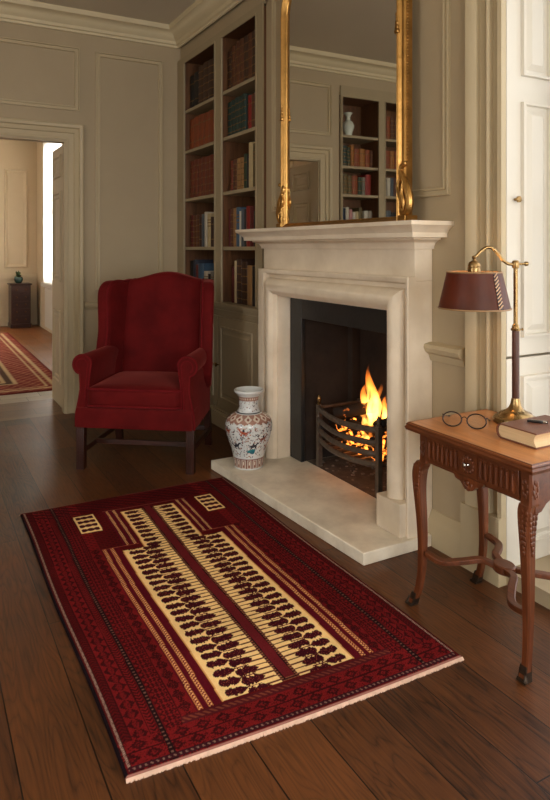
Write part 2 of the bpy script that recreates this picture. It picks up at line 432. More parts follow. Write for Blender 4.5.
m = MB(); m.prism(SK, 1.235, 2.055, lambda o, z, t: (t, YB - o, z)); struct('baseboard_back', m, trim_m, 'skirting board on back wall', 'baseboard')
m = MB(); m.prism(SK, 2.06, 2.283, lambda o, z, t: (XW - o, t, z)); m.prism(SK, 3.724, 3.885, lambda o, z, t: (XW - o, t, z))
struct('baseboard_right', m, trim_m, 'skirting board beside fireplace', 'baseboard')
m = MB(); m.prism(SK, YF, YB, lambda o, z, t: (XL + o, t, z)); struct('baseboard_left', m, trim_m, 'skirting board on left wall', 'baseboard')

# doorway casing (door_1) with two leaves standing open into the next room
CAS = [(0.0, 0.0), (0.0, 0.018), (-0.012, 0.020), (-0.020, 0.014), (-0.058, 0.014), (-0.066, 0.024), (-0.085, 0.022), (-0.098, 0.020), (-0.106, 0.034), (-0.128, 0.040), (-0.138, 0.034), (-0.142, 0.0)]
m = MB(); m.mitre([(DX0, 0), (DX0, DZ), (DX1, DZ), (DX1, 0)], [(-o, h) for o, h in CAS], frame_wall_back, closed=False)
m.box(DX0, DX0 + 0.012, YB, YB + 0.1, 0, DZ); m.box(DX1 - 0.012, DX1, YB, YB + 0.1, 0, DZ); m.box(DX0 + 0.012, DX1 - 0.012, YB, YB + 0.1, DZ - 0.012, DZ)
door1 = struct('door_1', m, trim_m, 'moulded casing round the open doorway', 'doorway')
def door_leaf(x, sgn):
    t = MB(); y0, y1 = YB + 0.103, YB + 0.60
    xa, xb = (x, x + 0.038) if sgn < 0 else (x - 0.038, x)
    t.box(xa, xb, y0, y1, 0.008, DZ - 0.015)
    lf = obj('door_leaf', t, trim_m, door1)
    for z0, z1 in ((0.20, 0.82), (1.06, 1.83), (1.95, 2.14)):
        q = MB()
        xs = xa if sgn < 0 else xb
        q.mitre([(y0 + 0.09, z0), (y1 - 0.09, z0), (y1 - 0.09, z1), (y0 + 0.09, z1)], [(0, 0.0), (0.004, 0.014), (0.016, 0.016), (0.026, 0.005), (0.05, 0.007), (0.06, 0.001), (0.062, 0.0)], lambda a, b, h: (xs + sgn * h, a, b))
        obj('panel_moulding', q, trim_m, lf)
    q = MB(); xk = (xa if sgn < 0 else xb) + sgn * 0.035
    return lf
door_leaf(DX1 + 0.002, -1); door_leaf(DX0 - 0.002, 1)

# ------------------------------------------------------------------ window beside the table (window_1)
YS = 1.85
m = MB()
WC = [(0.0, 0.0), (0.0, 0.026), (0.018, 0.030), (0.020, 0.008), (0.060, 0.006), (0.062, 0.026), (0.072, 0.032), (0.084, 0.026), (0.087, 0.006), (0.130, 0.006), (0.133, 0.026), (0.150, 0.038), (0.180, 0.042), (0.186, 0.030), (0.194, 0.028), (0.198, 0.0)]
m.prism(WC, 0.27, 3.12, lambda o, h, t: (XW - h, YS + o, t))
m.box(XW - 0.044, XW, YS - 0.002, YS + 0.205, 0, 0.27)
m.prism(WC, 0.27, 3.12, lambda o, h, t: (XW - h, 0.45 - o, t)); m.box(XW - 0.052, XW, 0.245, 0.452, 0, 0.27)
win1 = struct('window_1', m, trim_m, 'tall shuttered window casing beside the table', 'window', bevel=0.0)
def shutter_leaf(name, x0, x1, z0, z1, panels, mat=white_m):
    t = MB(); t.box(x0, x1, YS, YS + 0.032, z0, z1)
    lf = obj(name, t, mat, win1, bevel=0.003)
    for a, b, c, d in panels:
        q = MB(); fr = lambda u, w, h: (u, YS - h, w)
        q.mitre([(a, c), (b, c), (b, d), (a, d)], [(0, 0), (0.002, 0.015), (0.012, 0.018), (0.016, 0.002), (0.028, 0.001), (0.052, 0.014)], fr)
        i = 0.052; q.box(a + i, b - i, YS - 0.014, YS, c + i, d - i)
        obj('shutter_panel', q, mat, lf)
    return lf
sl = shutter_leaf('shutter_leaf', 2.084, 2.362, 0.912, 2.97, [(2.166, 2.335, 2.05, 2.90), (2.166, 2.335, 0.985, 1.945)])
q = MB(); q.tube([(2.132, YS - 0.001, 1.546), (2.132, YS - 0.012, 1.546)], 0.006); q.tube([(2.132, YS - 0.010, 1.546), (2.132, YS - 0.016, 1.546), (2.132, YS - 0.024, 1.546), (2.132, YS - 0.028, 1.546)], [0.006, 0.013, 0.013, 0.006], n=14)
obj('shutter_knob', q, brass_m, sl)
shutter_leaf('shutter_leaf', 2.366, 2.43, 0.912, 2.97, [])
shutter_leaf('lower_panel', 2.084, 2.40, 0.06, 0.903, [(2.165, 2.37, 0.14, 0.83)])
def sash(parent, axis, pos, a0, a1, z0, z1, bars=True):
    """a two-sash window of frame, bars and glass; axis 'x' = pane lies in a plane of constant x"""
    f = MB(); g = MB()
    def bx(b, lo, hi, zz0, zz1, dp):
        if axis == 'x': b.box(pos - dp, pos + dp, lo, hi, zz0, zz1)
        else: b.box(lo, hi, pos - dp, pos + dp, zz0, zz1)
    for lo, hi, c, d in ((a0, a0 + 0.05, z0, z1), (a1 - 0.05, a1, z0, z1), (a0, a1, z0, z0 + 0.06), (a0, a1, z1 - 0.05, z1), (a0, a1, (z0 + z1) / 2 - 0.025, (z0 + z1) / 2 + 0.025)): bx(f, lo, hi, c, d, 0.02)
    for k in (1, 2) if bars else (): x = a0 + (a1 - a0) * k / 3; bx(f, x - 0.012, x + 0.012, z0, z1, 0.015)
    for k in range(1, 6) if bars else ():
        if k != 3: z = z0 + (z1 - z0) * k / 6; bx(f, a0, a1, z - 0.012, z + 0.012, 0.015)
    bx(g, a0 + 0.01, a1 - 0.01, z0 + 0.01, z1 - 0.01, 0.002)
    obj('window_frame', f, white_m, parent); obj('window_pane', g, pane_m, parent)
sash(win1, 'x', 2.46, 0.45, 1.85, 0.06, 2.98)
def plain_window(n, label, boxes, axis, pos, a0, a1):
    m = MB()
    for b in boxes: m.box(*b)
    w = struct('window_%d' % n, m, trim_m, label, 'window'); sash(w, axis, pos, a0, a1, 0.5, 2.9)
plain_window(2, 'tall sash window in the left wall', [(XL, XL + 0.03, 0.46, 0.6, 0.4, 3.05), (XL, XL + 0.03, 2.0, 2.14, 0.4, 3.05), (XL, XL + 0.03, 0.6, 2.0, 2.9, 3.05), (XL, XL + 0.06, 0.6, 2.0, 0.45, 0.5)], 'x', XL - 0.15, 0.6, 2.0)
plain_window(3, 'sash window behind the viewer towards the left', [(-1.74, -1.6, YF, YF + 0.03, 0.4, 3.05), (-0.2, -0.06, YF, YF + 0.03, 0.4, 3.05), (-1.6, -0.2, YF, YF + 0.03, 2.9, 3.05), (-1.6, -0.2, YF, YF + 0.06, 0.45, 0.5)], 'y', YF - 0.15, -1.6, -0.2)
plain_window(4, 'sash window behind the viewer towards the right', [(0.36, 0.5, YF, YF + 0.03, 0.4, 3.05), (1.8, 1.94, YF, YF + 0.03, 0.4, 3.05), (0.5, 1.8, YF, YF + 0.03, 2.9, 3.05), (0.5, 1.8, YF, YF + 0.06, 0.45, 0.5)], 'y', YF - 0.15, 0.5, 1.8)

plain_window(6, 'added unseen sash window in the chimney wall for side light', [(XW - 0.03, XW, -2.54, -2.4, 0.4, 3.05), (XW - 0.03, XW, -0.8, -0.66, 0.4, 3.05), (XW - 0.03, XW, -2.4, -0.8, 2.9, 3.05), (XW - 0.06, XW, -2.4, -0.8, 0.45, 0.5)], 'x', 2.47, -2.4, -0.8)  # window added out of view to bring side light onto fireplace and rug

# ================================================================== THE NEXT ROOM
FX0, FX1, FYB = -3.2, 1.92, 12.2
nfloor_m = floormat('passage_oak', s(70, 46, 30), s(132, 98, 66), row=0.2, brick=1.4, rough=0.32, rot=0.0)
mb = MB().box(0.2, 1.4, YB, 6.10, -0.1, 0.0); struct('floor_threshold', mb, nfloor_m, 'oak boards laid across the doorway', 'floor')
tile_m = floormat('passage_stone', s(150, 138, 122), s(196, 186, 170), row=0.33, brick=0.34, rough=0.4, rot=0.0)
mb = MB().box(FX0, FX1, 6.10, 6.95, -0.1, 0.0).box(FX0, 0.2, YB + 0.1, 6.10, -0.1, 0).box(1.4, FX1, YB + 0.1, 6.1, -0.1, 0); struct('floor_passage', mb, tile_m, 'pale stone flags beyond the doorway', 'floor')
ffl_m = floormat('far_room_oak', s(92, 52, 26), s(150, 96, 54), row=0.2, brick=1.8, rough=0.36)
mb = MB().box(FX0, FX1, 6.95, FYB, -0.1, 0.0); struct('floor_far', mb, ffl_m, 'warm oak floor of the far room', 'floor')
mb = MB().box(FX0, FX1, YB + 0.1, FYB, 3.3, 3.4); struct('ceiling_far', mb, ceil_m, 'ceiling of the far room', 'ceiling')
fwall_m = pm('far_room_paint', s(208, 190, 158), 0.6, var=0.04, scale=1.2)
mb = MB().box(FX0, FX1, FYB, FYB + 0.1, 0, 3.4); wf = struct('wall_far_back', mb, fwall_m, 'cream panelled end wall of the far room', 'wall')
def frf(a, b, h): return (a, FYB - h, b)
for x0, x1, z0, z1 in ((0.1, 1.15, 1.0, 2.9), (1.38, 1.76, 1.0, 2.72), (0.1, 1.15, 0.2, 0.8)):
    obj('panel_moulding', panel(x0, x1, z0, z1, frf, [(0, 0), (0.01, 0.03), (0.03, 0.032), (0.05, 0.01), (0.07, 0)]), fwall_m, wf)
q = MB(); q.box(FX0, FX1, FYB - 0.04, FYB, 0.82, 0.90); q.box(FX0, FX1, FYB - 0.03, FYB, 0, 0.16); obj('chair_rail', q, fwall_m, wf)
# right wall of the far room with its window (y 9.4 .. 11.6)
mb = MB(); mb.box(FX1, FX1 + 0.1, YB + 0.1, 9.2, 0, 3.4); mb.box(FX1, FX1 + 0.1, 11.3, FYB, 0, 3.4); mb.box(FX1, FX1 + 0.1, 9.2, 11.3, 3.05, 3.4); mb.box(FX1, FX1 + 0.1, 9.2, 11.3, 0, 0.78)
struct('wall_far_right', mb, fwall_m, 'window wall of the far room', 'wall')
mb = MB().box(FX0 - 0.1, FX0, YB + 0.1, 8.7, 0, 3.4).box(FX0 - 0.1, FX0, 10.1, FYB, 0, 3.4).box(FX0 - 0.1, FX0, 8.7, 10.1, 0, 0.7).box(FX0 - 0.1, FX0, 8.7, 10.1, 2.9, 3.4); struct('wall_far_left', mb, fwall_m, 'left wall of the far room', 'wall')
m = MB(); m.box(FX1 - 0.03, FX1 + 0.1, 9.1, 9.2, 0.7, 3.15); m.box(FX1 - 0.03, FX1 + 0.1, 11.3, 11.4, 0.7, 3.15); m.box(FX1 - 0.06, FX1, 9.1, 11.4, 0.72, 0.78)
m.box(FX1 - 0.02, FX1, 9.22, 11.28, 0.06, 0.70)
w5 = struct('window_5', m, white_m, 'bright white window of the far room', 'window'); sash(w5, 'x', FX1 + 0.05, 9.2, 11.3, 0.78, 3.05, False)
m = MB(); m.lathe([(0.0, 0), (0.02, 0.0), (0.035, 0.02), (0.02, 0.045), (0, 0.05)], 12, (FX1 - 0.06, 9.9, 0.42)); obj('knob', m, brassd_m, w5)

w7 = struct('window_7', MB().box(FX0, FX0 + 0.03, 8.58, 8.7, 0.6, 3.0).box(FX0, FX0 + 0.03, 10.1, 10.22, 0.6, 3.0).box(FX0, FX0 + 0.05, 8.58, 10.22, 0.64, 0.7).box(FX0, FX0 + 0.03, 8.7, 10.1, 2.9, 3.0), white_m, 'window in the left wall of the far room', 'window'); sash(w7, 'x', FX0 - 0.05, 8.7, 10.1, 0.7, 2.9)  # unseen window added to bring more light onto the open door leaf
def cur(y, z): return FX1 - 0.045 + 0.012 * math.sin(y * 42 + 0.4 * math.sin(z * 2)) 
m = MB(); n = 120; ys = [9.15 + 2.12 * k / n for k in range(n + 1)]
rings = [[(cur(y, z), y, z) for y in ys] for z in (0.79, 1.6, 2.3, 3.1)]
m.loft(rings, closed=False, caps=(False, False))
mt, nt_ = newmat('added_voile'); o_ = N(nt_, 'ShaderNodeOutputMaterial'); a_ = N(nt_, 'ShaderNodeBsdfTranslucent'); b_ = N(nt_, 'ShaderNodeBsdfDiffuse'); x_ = N(nt_, 'ShaderNodeMixShader')
no_ = N(nt_, 'ShaderNodeTexNoise', i_Scale=60.0); r_ = N(nt_, 'ShaderNodeMapRange'); r_.inputs['To Min'].default_value = 0.15; r_.inputs['To Max'].default_value = 0.25
nt_.links.new(no_.outputs[0], r_.inputs[0]); nt_.links.new(r_.outputs[0], x_.inputs[0]); a_.inputs[0].default_value = (0.9, 0.89, 0.86, 1); b_.inputs[0].default_value = (0.9, 0.89, 0.86, 1)
nt_.links.new(a_.outputs[0], x_.inputs[1]); nt_.links.new(b_.outputs[0], x_.inputs[2]); nt_.links.new(x_.outputs[0], o_.inputs[0])
tag(obj('added_sheer_curtain', m, mt, sharp=180), 'added sheer white curtain that makes the far room window look bright', 'curtain')  # backlit sheet added so the far window reads as a white strip

# far room rug
frug_m = None
def paint_mesh(name, nx, ny, W, L, fn, attr='paint'):
    xs = np.linspace(0, W, nx); ys = np.linspace(0, L, ny)
    U, Vv = np.meshgrid(xs, ys); col, P = fn(U, Vv)
    me = bpy.data.meshes.new(name)
    idx = np.arange(nx * ny).reshape(ny, nx)
    q = np.stack([idx[:-1, :-1], idx[:-1, 1:], idx[1:, 1:], idx[1:, :-1]], -1).reshape(-1, 4)
    me.vertices.add(nx * ny); me.vertices.foreach_set('co', P.reshape(-1).astype(np.float32))
    me.loops.add(q.size); me.loops.foreach_set('vertex_index', q.reshape(-1).astype(np.int32))
    me.polygons.add(len(q)); me.polygons.foreach_set('loop_start', np.arange(0, q.size, 4).astype(np.int32))
    me.update(calc_edges=True)
    a = me.color_attributes.new(attr, 'FLOAT_COLOR', 'POINT')
    c4 = np.concatenate([np.clip(col.reshape(-1, 3), 0, 1), np.ones((nx * ny, 1))], 1).astype(np.float32)
    a.data.foreach_set('color', c4.reshape(-1))
    me.polygons.foreach_set('use_smooth', [True] * len(me.polygons))
    return me
A = lambda c: np.array(c)
def put(col, mask, c): col[mask] = A(c)
def frac(x): return x - np.floor(x)
def tri(x): return np.abs(2 * frac(x) - 1)
rng = np.random.default_rng(3)

def far_rug(U, Vv):
    W, L = 3.0, 4.7
    col = np.empty(U.shape + (3,)); col[:] = A(s(142, 74, 62))
    du = np.minimum(U, W - U); dv = np.minimum(Vv, L - Vv); d = np.minimum(du, dv)
    put(col, (frac(U * 4) + tri(Vv * 6) < 0.5) & (d > 0.75), s(104, 50, 48)); put(col, (frac(U * 7 + 0.3) > 0.7) & (tri(Vv * 9) > 0.6) & (d > 0.75), s(186, 140, 110))
    put(col, (tri(U * 7 + Vv * 3) < 0.3) & (d < 0.75), s(128, 48, 44)); put(col, (tri(U * 9 - Vv * 8) < 0.18) & (d < 0.7), s(178, 120, 92))
    for a, b in ((0.10, 0.13), (0.17, 0.2), (0.42, 0.46), (0.52, 0.56)): put(col, (d > a) & (d < b), s(206, 180, 140))
    put(col, (d > 0.46) & (d < 0.52), s(92, 70, 58)); put(col, d < 0.03, s(120, 50, 44))
    P = np.stack([U, Vv, 0.010 + 0 * U], -1); return col, P
me = paint_mesh('far_room_rug', 150, 235, 3.0, 4.7, far_rug)
me.materials.append(attrmat('far_rug_wool', 'paint', 0.9, spec=0.1))
o = bpy.data.objects.new('oriental_rug', me); COL.objects.link(o); o.location = (-1.68, 6.46, 0)
sd = o.modifiers.new('thick', 'SOLIDIFY'); sd.thickness = 0.010; sd.offset = -1
tag(o, 'faded terracotta patterned rug on the floor of the far room', 'rug')

# chest of drawers and plant in the far room
t = thing('chest_of_drawers', 'narrow dark wooden chest of drawers against the far room wall', 'chest', (1.60, 11.95, 0))
cw = 0.155
m = MB(); m.box(1.60 - cw, 1.60 + cw, 11.77, 12.15, 0.07, 0.72); obj('body', m, mahog_m, t, bevel=0.006)
m = MB(); m.box(1.60 - cw - 0.02, 1.60 + cw + 0.02, 11.75, 12.15, 0.721, 0.745); obj('top', m, mahog_m, t, bevel=0.006)
m = MB(); m.box(1.60 - cw - 0.012, 1.60 + cw + 0.012, 11.758, 12.15, 0.0, 0.069); obj('plinth', m, mahog_m, t, bevel=0.006)
for k in range(5):
    m = MB(); z = 0.09 + k * 0.125; m.box(1.60 - cw + 0.02, 1.60 + cw - 0.02, 11.758, 11.769, z, z + 0.11)
    d = obj('drawer', m, mahogh_m, t, bevel=0.004)
    for sx in (-0.07, 0.07):
        q = MB(); q.rbox((1.60 + sx, 11.748, z + 0.055), (0.014, 0.009, 0.014), 0.008, 3); obj('knob', q, brassd_m, d)
t = thing('potted_plant', 'leafy green plant in a dark glass bowl on the far chest', 'plant', (1.58, 11.93, 0.7455))
m = MB(); m.lathe([(0.03, 0), (0.04, 0.004), (0.065, 0.035), (0.074, 0.07), (0.066, 0.105), (0.058, 0.112), (0.052, 0.105), (0.064, 0.07), (0.0, 0.02)], 20, (1.58, 11.93, 0.7455)); obj('pot', m, pm('teal_glaze', s(40, 66, 58), 0.2, var=0.3), t)
m = MB()
for k in range(26):
    a = random.uniform(0, 2 * PI); r = random.uniform(0.02, 0.10); h = random.uniform(0.10, 0.24)
    b = V((1.58, 11.93, 0.83)); e = b + V((r * math.cos(a), r * math.sin(a), h - 0.1)); mid = (b + e) / 2 + V((0, 0, 0.03))
    w = V((-math.sin(a), math.cos(a), 0)) * 0.022
    m.add([b, mid - w, e, mid + w], [(0, 1, 2, 3)])
obj('foliage', m, pm('plant_leaf', s(62, 84, 44), 0.5, var=0.3), t)

# ================================================================== BOOKCASES
BX = 2.05
SHZ = [0.94, 1.36, 1.775, 2.188, 2.538]              # tops of the shelves
def bookcase(root, T, bays, ztop, shelves, depth, width_ends, cab=True):
    """T(u, d, z): u along the wall, d = depth behind the face, z up"""
    def bx(m, u0, u1, d0, d1, z0, z1):
        p, q = T(u0, d0, z0), T(u1, d1, z1)
        m.box(min(p[0], q[0]), max(p[0], q[0]), min(p[1], q[1]), max(p[1], q[1]), z0, z1)
    u0, u1 = width_ends
    m = MB(); edges = [u0] + [e for b in bays for e in b] + [u1]
    for k in range(0, len(edges), 2): bx(m, edges[k], edges[k + 1], 0.0, 0.014, 0.94, 3.0)
    for a, b in bays: bx(m, a, b, 0.0, 0.014, ztop, 3.0)
    obj('face_frame', m, case_m, root)
    m = MB()                                             # beads round each bay
    for a, b in bays:
        m.mitre([(a, 0.94), (a, ztop), (b, ztop), (b, 0.94)] if T(0, 0, 0)[0] > 1 else [(a, 0.94), (b, 0.94), (b, ztop), (a, ztop)], [(0.0, 0.0), (0.0, 0.005), (-0.010, 0.006), (-0.014, 0.0)], lambda u, z, h: T(u, -h, z), closed=False)
    obj('bead_moulding', m, case_m, root)
    m = MB()
    bx(m, u0, u1, depth - 0.012, depth, 0.94, 3.0)
    obj('back_panel', m, caseint_m, root)
    for k in range(0, len(edges), 2):
        a, b = edges[k], edges[k + 1]
        m = MB(); bx(m, a, b, 0.015, depth - 0.013, 0.94, ztop + 0.02); obj('upright', m, caseint_m, root)
    for a, b in bays:
        m = MB(); bx(m, a + 0.001, b - 0.001, 0.015, depth - 0.013, ztop, ztop + 0.02); obj('bay_top', m, caseint_m, root)
        for z in shelves[1:]:
            m = MB(); bx(m, a + 0.001, b - 0.001, 0.012, depth - 0.013, z - 0.026, z)
            obj('shelf', m, case_m, root, bevel=0.002)
    # cupboard below
    m = MB(); bx(m, u0, u1, 0.0, depth, 0.12, 0.90); obj('cupboard_body', m, case_m, root)
    m = MB(); bx(m, u0, u1, -0.035, depth - 0.013, 0.918, 0.938); bx(m, u0, u1, -0.026, 0.0, 0.902, 0.918); bx(m, u0, u1, -0.012, 0.0, 0.86, 0.902); bx(m, u0, u1, -0.018, 0.0, 0.878, 0.886)
    obj('ledge', m, case_m, root, bevel=0.003)
    m = MB(); bx(m, u0, u1, -0.032, 0.0, 0.0, 0.10); bx(m, u0, u1, -0.022, 0.0, 0.10, 0.118); bx(m, u0, u1, -0.012, 0, 0.118, 0.13); obj('plinth', m, case_m, root, bevel=0.003)
    if cab:
        for (a, b, kn) in cab:
            m = MB(); bx(m, a, b, -0.020, -0.001, 0.15, 0.835)
            d = obj('cupboard_door', m, case_m, root, bevel=0.002)
            q = MB(); pts = [(a + 0.065, 0.215), (b - 0.065, 0.215), (b - 0.065, 0.765), (a + 0.065, 0.765)]
            q.mitre(pts, [(0, 0.020), (0.004, 0.031), (0.014, 0.032), (0.020, 0.023), (0.038, 0.022), (0.055, 0.030)], lambda u, z, h: T(u, -h, z))
            bx(q, a + 0.12, b - 0.12, -0.030, -0.0205, 0.27, 0.71); obj('door_panel', q, case_m, d)
            q = MB(); pts = [T(kn, -0.020, 0.468), T(kn, -0.036, 0.468), T(kn, -0.042, 0.468), T(kn, -0.052, 0.468), T(kn, -0.058, 0.468)]
            q.tube(pts, [0.006, 0.005, 0.013, 0.014, 0.005], 14); obj('door_knob', q, brass_m, d)
bc = thing('bookcase', 'built-in painted bookcase of two tall bays over cupboards beside the fireplace', 'bookcase', (BX, 4.68, 0))
bays1 = [(3.97, 4.555), (4.668, 5.34)]
bookcase(bc, lambda u, d, z: (BX + d, u, z), bays1, 2.955, SHZ, 0.355, (3.887, 5.498), cab=[(3.92, 4.575, 4.545), (4.583, 5.25, 4.615)])
bc2 = thing('bookcase', 'recessed painted bookcase left of the doorway, seen only in the mirror', 'bookcase', (-0.36, YB, 0))
SHZ2 = [0.94, 1.27, 1.58, 1.90, 2.19, 2.505]
bays2 = [(-0.85, -0.376), (-0.29, 0.172)]
bookcase(bc2, lambda u, d, z: (u, YB - 0.02 + d, z), bays2, 2.885, SHZ2, 0.33, (-0.915, 0.195), cab=[(-0.88, -0.365, -0.40), (-0.355, 0.16, -0.32)])

# ------------------------------------------------------------------ books
gilt_m = pm('gilt_tooling', s(120, 88, 46), 0.45, metal=0.4, var=0.2, scale=40)
BOOKC = {'black': s(30, 25, 24), 'dark brown': s(70, 40, 22), 'brown': s(104, 58, 30), 'russet': s(150, 72, 32), 'chestnut': s(124, 54, 28), 'tan': s(168, 124, 74), 'teal green': s(34, 62, 56), 'green': s(52, 66, 42),
         'red': s(150, 38, 28), 'dark red': s(100, 26, 24), 'blue': s(72, 104, 134), 'slate blue': s(88, 98, 108), 'white': s(222, 214, 196), 'cream': s(214, 192, 146), 'grey': s(140, 134, 122), 'olive': s(110, 94, 54), 'pink': s(196, 140, 140), 'ochre': s(172, 110, 46), 'navy': s(40, 48, 70)}
def bookmat(c): return pm('book_cloth_' + c.replace(' ', '_'), tuple(0.72 * k for k in BOOKC[c]), 0.6, var=0.14, scale=18, bump=0.06, bscale=200)
def book_mesh(w, h, d, colour, bands):
    """spine towards -y of the book's own frame, x = thickness"""
    m = MB(); t = min(0.003, w * 0.15)
    sp = [(-w / 2, 0.012)] + [(-w / 2 * math.cos(a), 0.012 - 0.012 * math.sin(a)) for a in [PI * k / 8 for k in range(1, 8)]] + [(w / 2, 0.012)]
    outer = [(-w / 2, d)] + sp + [(w / 2, d)]; inner = [(w / 2 - t, d), (w / 2 - t, 0.016), (-w / 2 + t, 0.016), (-w / 2 + t, d)]
    m.prism(outer + inner, 0.0, h, lambda a, b, z: (a, b, z), 0)
    m.box(-w / 2 + t, w / 2 - t, 0.015, d - 0.006, 0.004, h - 0.005, 1)
    if bands:
        for f in bands:
            r = [(p[0] * 1.012, p[1] - 0.0012) for p in sp]; rb = [(p[0] * 0.9, p[1] + 0.004) for p in sp][::-1]
            m.prism(r + rb, h * f - 0.0035, h * f + 0.0035, lambda a, b, z: (a, b, z), 2)
    return m
ORD = ['leftmost', 'second', 'third', 'fourth', 'fifth', 'sixth', 'seventh', 'eighth', 'ninth', 'tenth', 'eleventh']
def shelf_books(spec, z, place, where, group, start, stop, depth=0.17):
    """spec: list of (colour, thickness, height, style); laid left to right as seen from the room"""
    tot = sum(b[1] for b in spec); sc = (stop - start) / tot; u = start
    n = len(spec)
    for k, (c, w, h, st) in enumerate(spec):
        w *= sc
        if c:
            bands = {'g': (0.12, 0.3, 0.48, 0.66, 0.84), 'b': (0.25, 0.75), 'p': (), 'l': (0.62, 0.72, 0.8)}[st]
            m = book_mesh(abs(w) * 0.96, h, depth, c, bands)
            o = obj('book', m, [bookmat(c), pages_m, gilt_m])
            real = [i for i in range(n) if spec[i][0]]; i = real.index(k)
            pos = ORD[i] if i == 0 else ('rightmost' if i == len(real) - 1 else ORD[i] + ' from left')
            tag(o, f'{c} book, {pos} on the {where}', 'book', group)
            place(o, u + w / 2, z)
        u += w
def place_r(o, u, z):
    o.location = (BX + 0.045, u, z + 0.0005); o.rotation_euler = (0, 0, -PI / 2)
def place_b(o, u, z):
    o.location = (u, YB + 0.05, z + 0.0005)
# corner bay, seen left to right = y falling from 5.34 to 4.705
LB = [
 (4, [('black', .05, .29, 'b'), ('black', .05, .30, 'b'), ('dark brown', .055, .33, 'g'), ('dark brown', .055, .335, 'g'), ('dark brown', .055, .33, 'g')], 'top shelf of the corner bay', 5.26, 4.72),
 (3, [('russet', .06, .265, 'b'), ('russet', .06, .27, 'b'), ('russet', .06, .275, 'b'), ('russet', .06, .27, 'b'), ('russet', .06, .27, 'b')], 'second shelf down of the corner bay', 5.27, 4.745),
 (2, [('chestnut', .05, .32, 'g'), ('chestnut', .05, .325, 'g'), ('chestnut', .05, .32, 'g'), ('chestnut', .05, .325, 'g'), ('chestnut', .05, .32, 'g'), ('chestnut', .05, .325, 'g')], 'middle shelf of the corner bay', 5.25, 4.725),
 (1, [('dark red', .05, .27, 'g'), ('brown', .055, .265, 'g'), ('brown', .06, .27, 'g'), ('dark brown', .04, .25, 'b'), ('slate blue', .05, .27, 'p'), ('white', .05, .285, 'p'), ('cream', .06, .27, 'l'), ('dark brown', .04, .24, 'b')], 'fourth shelf down of the corner bay', 5.24, 4.72),
 (0, [('black', .07, .30, 'p'), ('navy', .05, .31, 'p'), ('dark red', .05, .27, 'p'), ('blue', .12, .28, 'p'), ('white', .085, .22, 'l'), ('black', .05, .20, 'p'), ('grey', .05, .22, 'l')], 'lowest shelf of the corner bay', 5.25, 4.72),
]
RB = [
 (4, [('dark brown', .06, .30, 'g'), ('brown', .065, .32, 'g'), ('brown', .065, .335, 'g'), ('brown', .065, .34, 'g'), ('dark brown', .06, .34, 'g'), ('brown', .06, .34, 'g'), ('dark brown', .06, .34, 'g')], 'top shelf of the bay beside the fireplace', 4.50, 3.975),
 (3, [('teal green', .06, .265, 'g'), ('teal green', .06, .27, 'g'), ('teal green', .06, .275, 'g'), ('teal green', .06, .275, 'g'), ('teal green', .05, .28, 'g'), (None, .035, 0, ''), ('red', .055, .25, 'b'), ('brown', .05, .25, 'b'), (None, .02, 0, '')], 'second shelf down of the fireplace bay', 4.51, 3.97),
 (2, [('chestnut', .045, .23, 'b'), ('brown', .05, .235, 'g'), ('tan', .055, .235, 'g'), ('tan', .05, .235, 'g'), ('green', .045, .255, 'b'), ('black', .02, .24, 'p'), ('cream', .06, .325, 'p'), ('olive', .045, .31, 'l')], 'middle shelf of the fireplace bay', 4.38, 3.975),
 (1, [('dark red', .035, .28, 'p'), ('brown', .05, .285, 'g'), ('tan', .05, .285, 'b'), ('blue', .06, .29, 'l'), ('white', .025, .26, 'p'), ('slate blue', .055, .275, 'p'), ('black', .03, .27, 'p'), ('red', .06, .29, 'p'), ('dark red', .06, .285, 'p'), ('black', .04, .25, 'p')], 'fourth shelf down of the fireplace bay', 4.41, 3.985),
 (0, [('dark red', .05, .27, 'p'), ('cream', .03, .315, 'p'), ('dark brown', .075, .33, 'g'), ('dark brown', .09, .31, 'g'), ('tan', .075, .285, 'p'), ('black', .06, .28, 'p')], 'lowest shelf of the fireplace bay', 4.36, 3.985),
]
for rows, gname in ((LB, 'corner bay'), (RB, 'fireplace bay')):
    for si, spec, where, a, b in rows:
        if gname == 'corner bay': a, b = min(a + 0.07, 5.335), 4.825
        else: a, b = min(a + 0.12, 4.55), 4.075
        shelf_books(spec, SHZ[si], place_r, where, 'books on the ' + where.split(' of ')[0] + ', ' + gname, a, b)
# bookcase seen in the mirror; the mirror image runs from x = .17 leftwards
MBK = [
 (4, [('green', .04, .22, 'g'), ('teal green', .04, .215, 'g'), ('green', .035, .2, 'g'), ('ochre', .035, .225, 'b'), ('russet', .055, .19, 'b'), ('ochre', .055, .195, 'b'), ('russet', .05, .19, 'b'), ('brown', .03, .185, 'b')], 'upper shelf of the mirrored doorway bay', 0.165, -0.27),
 (3, [('grey', .04, .22, 'g'), ('olive', .04, .215, 'g'), ('olive', .04, .2, 'g'), ('russet', .055, .2, 'b'), ('green', .04, .19, 'b'), ('grey', .03, .19, 'b'), ('red', .055, .22, 'p'), (None, .03, 0, '')], 'middle shelf of the mirrored doorway bay', 0.165, -0.285),
 (2, [('blue', .05, .19, 'p'), ('navy', .02, .18, 'p'), ('white', .03, .19, 'p'), ('pink', .035, .17, 'p'), ('white', .03, .14, 'p'), ('cream', .03, .15, 'p'), ('olive', .035, .19, 'p'), (None, .02, 0, ''), ('white', .04, .16, 'p'), ('grey', .04, .16, 'p'), (None, .02, 0, '')], 'lower shelf of the mirrored doorway bay', 0.168, -0.285),
]
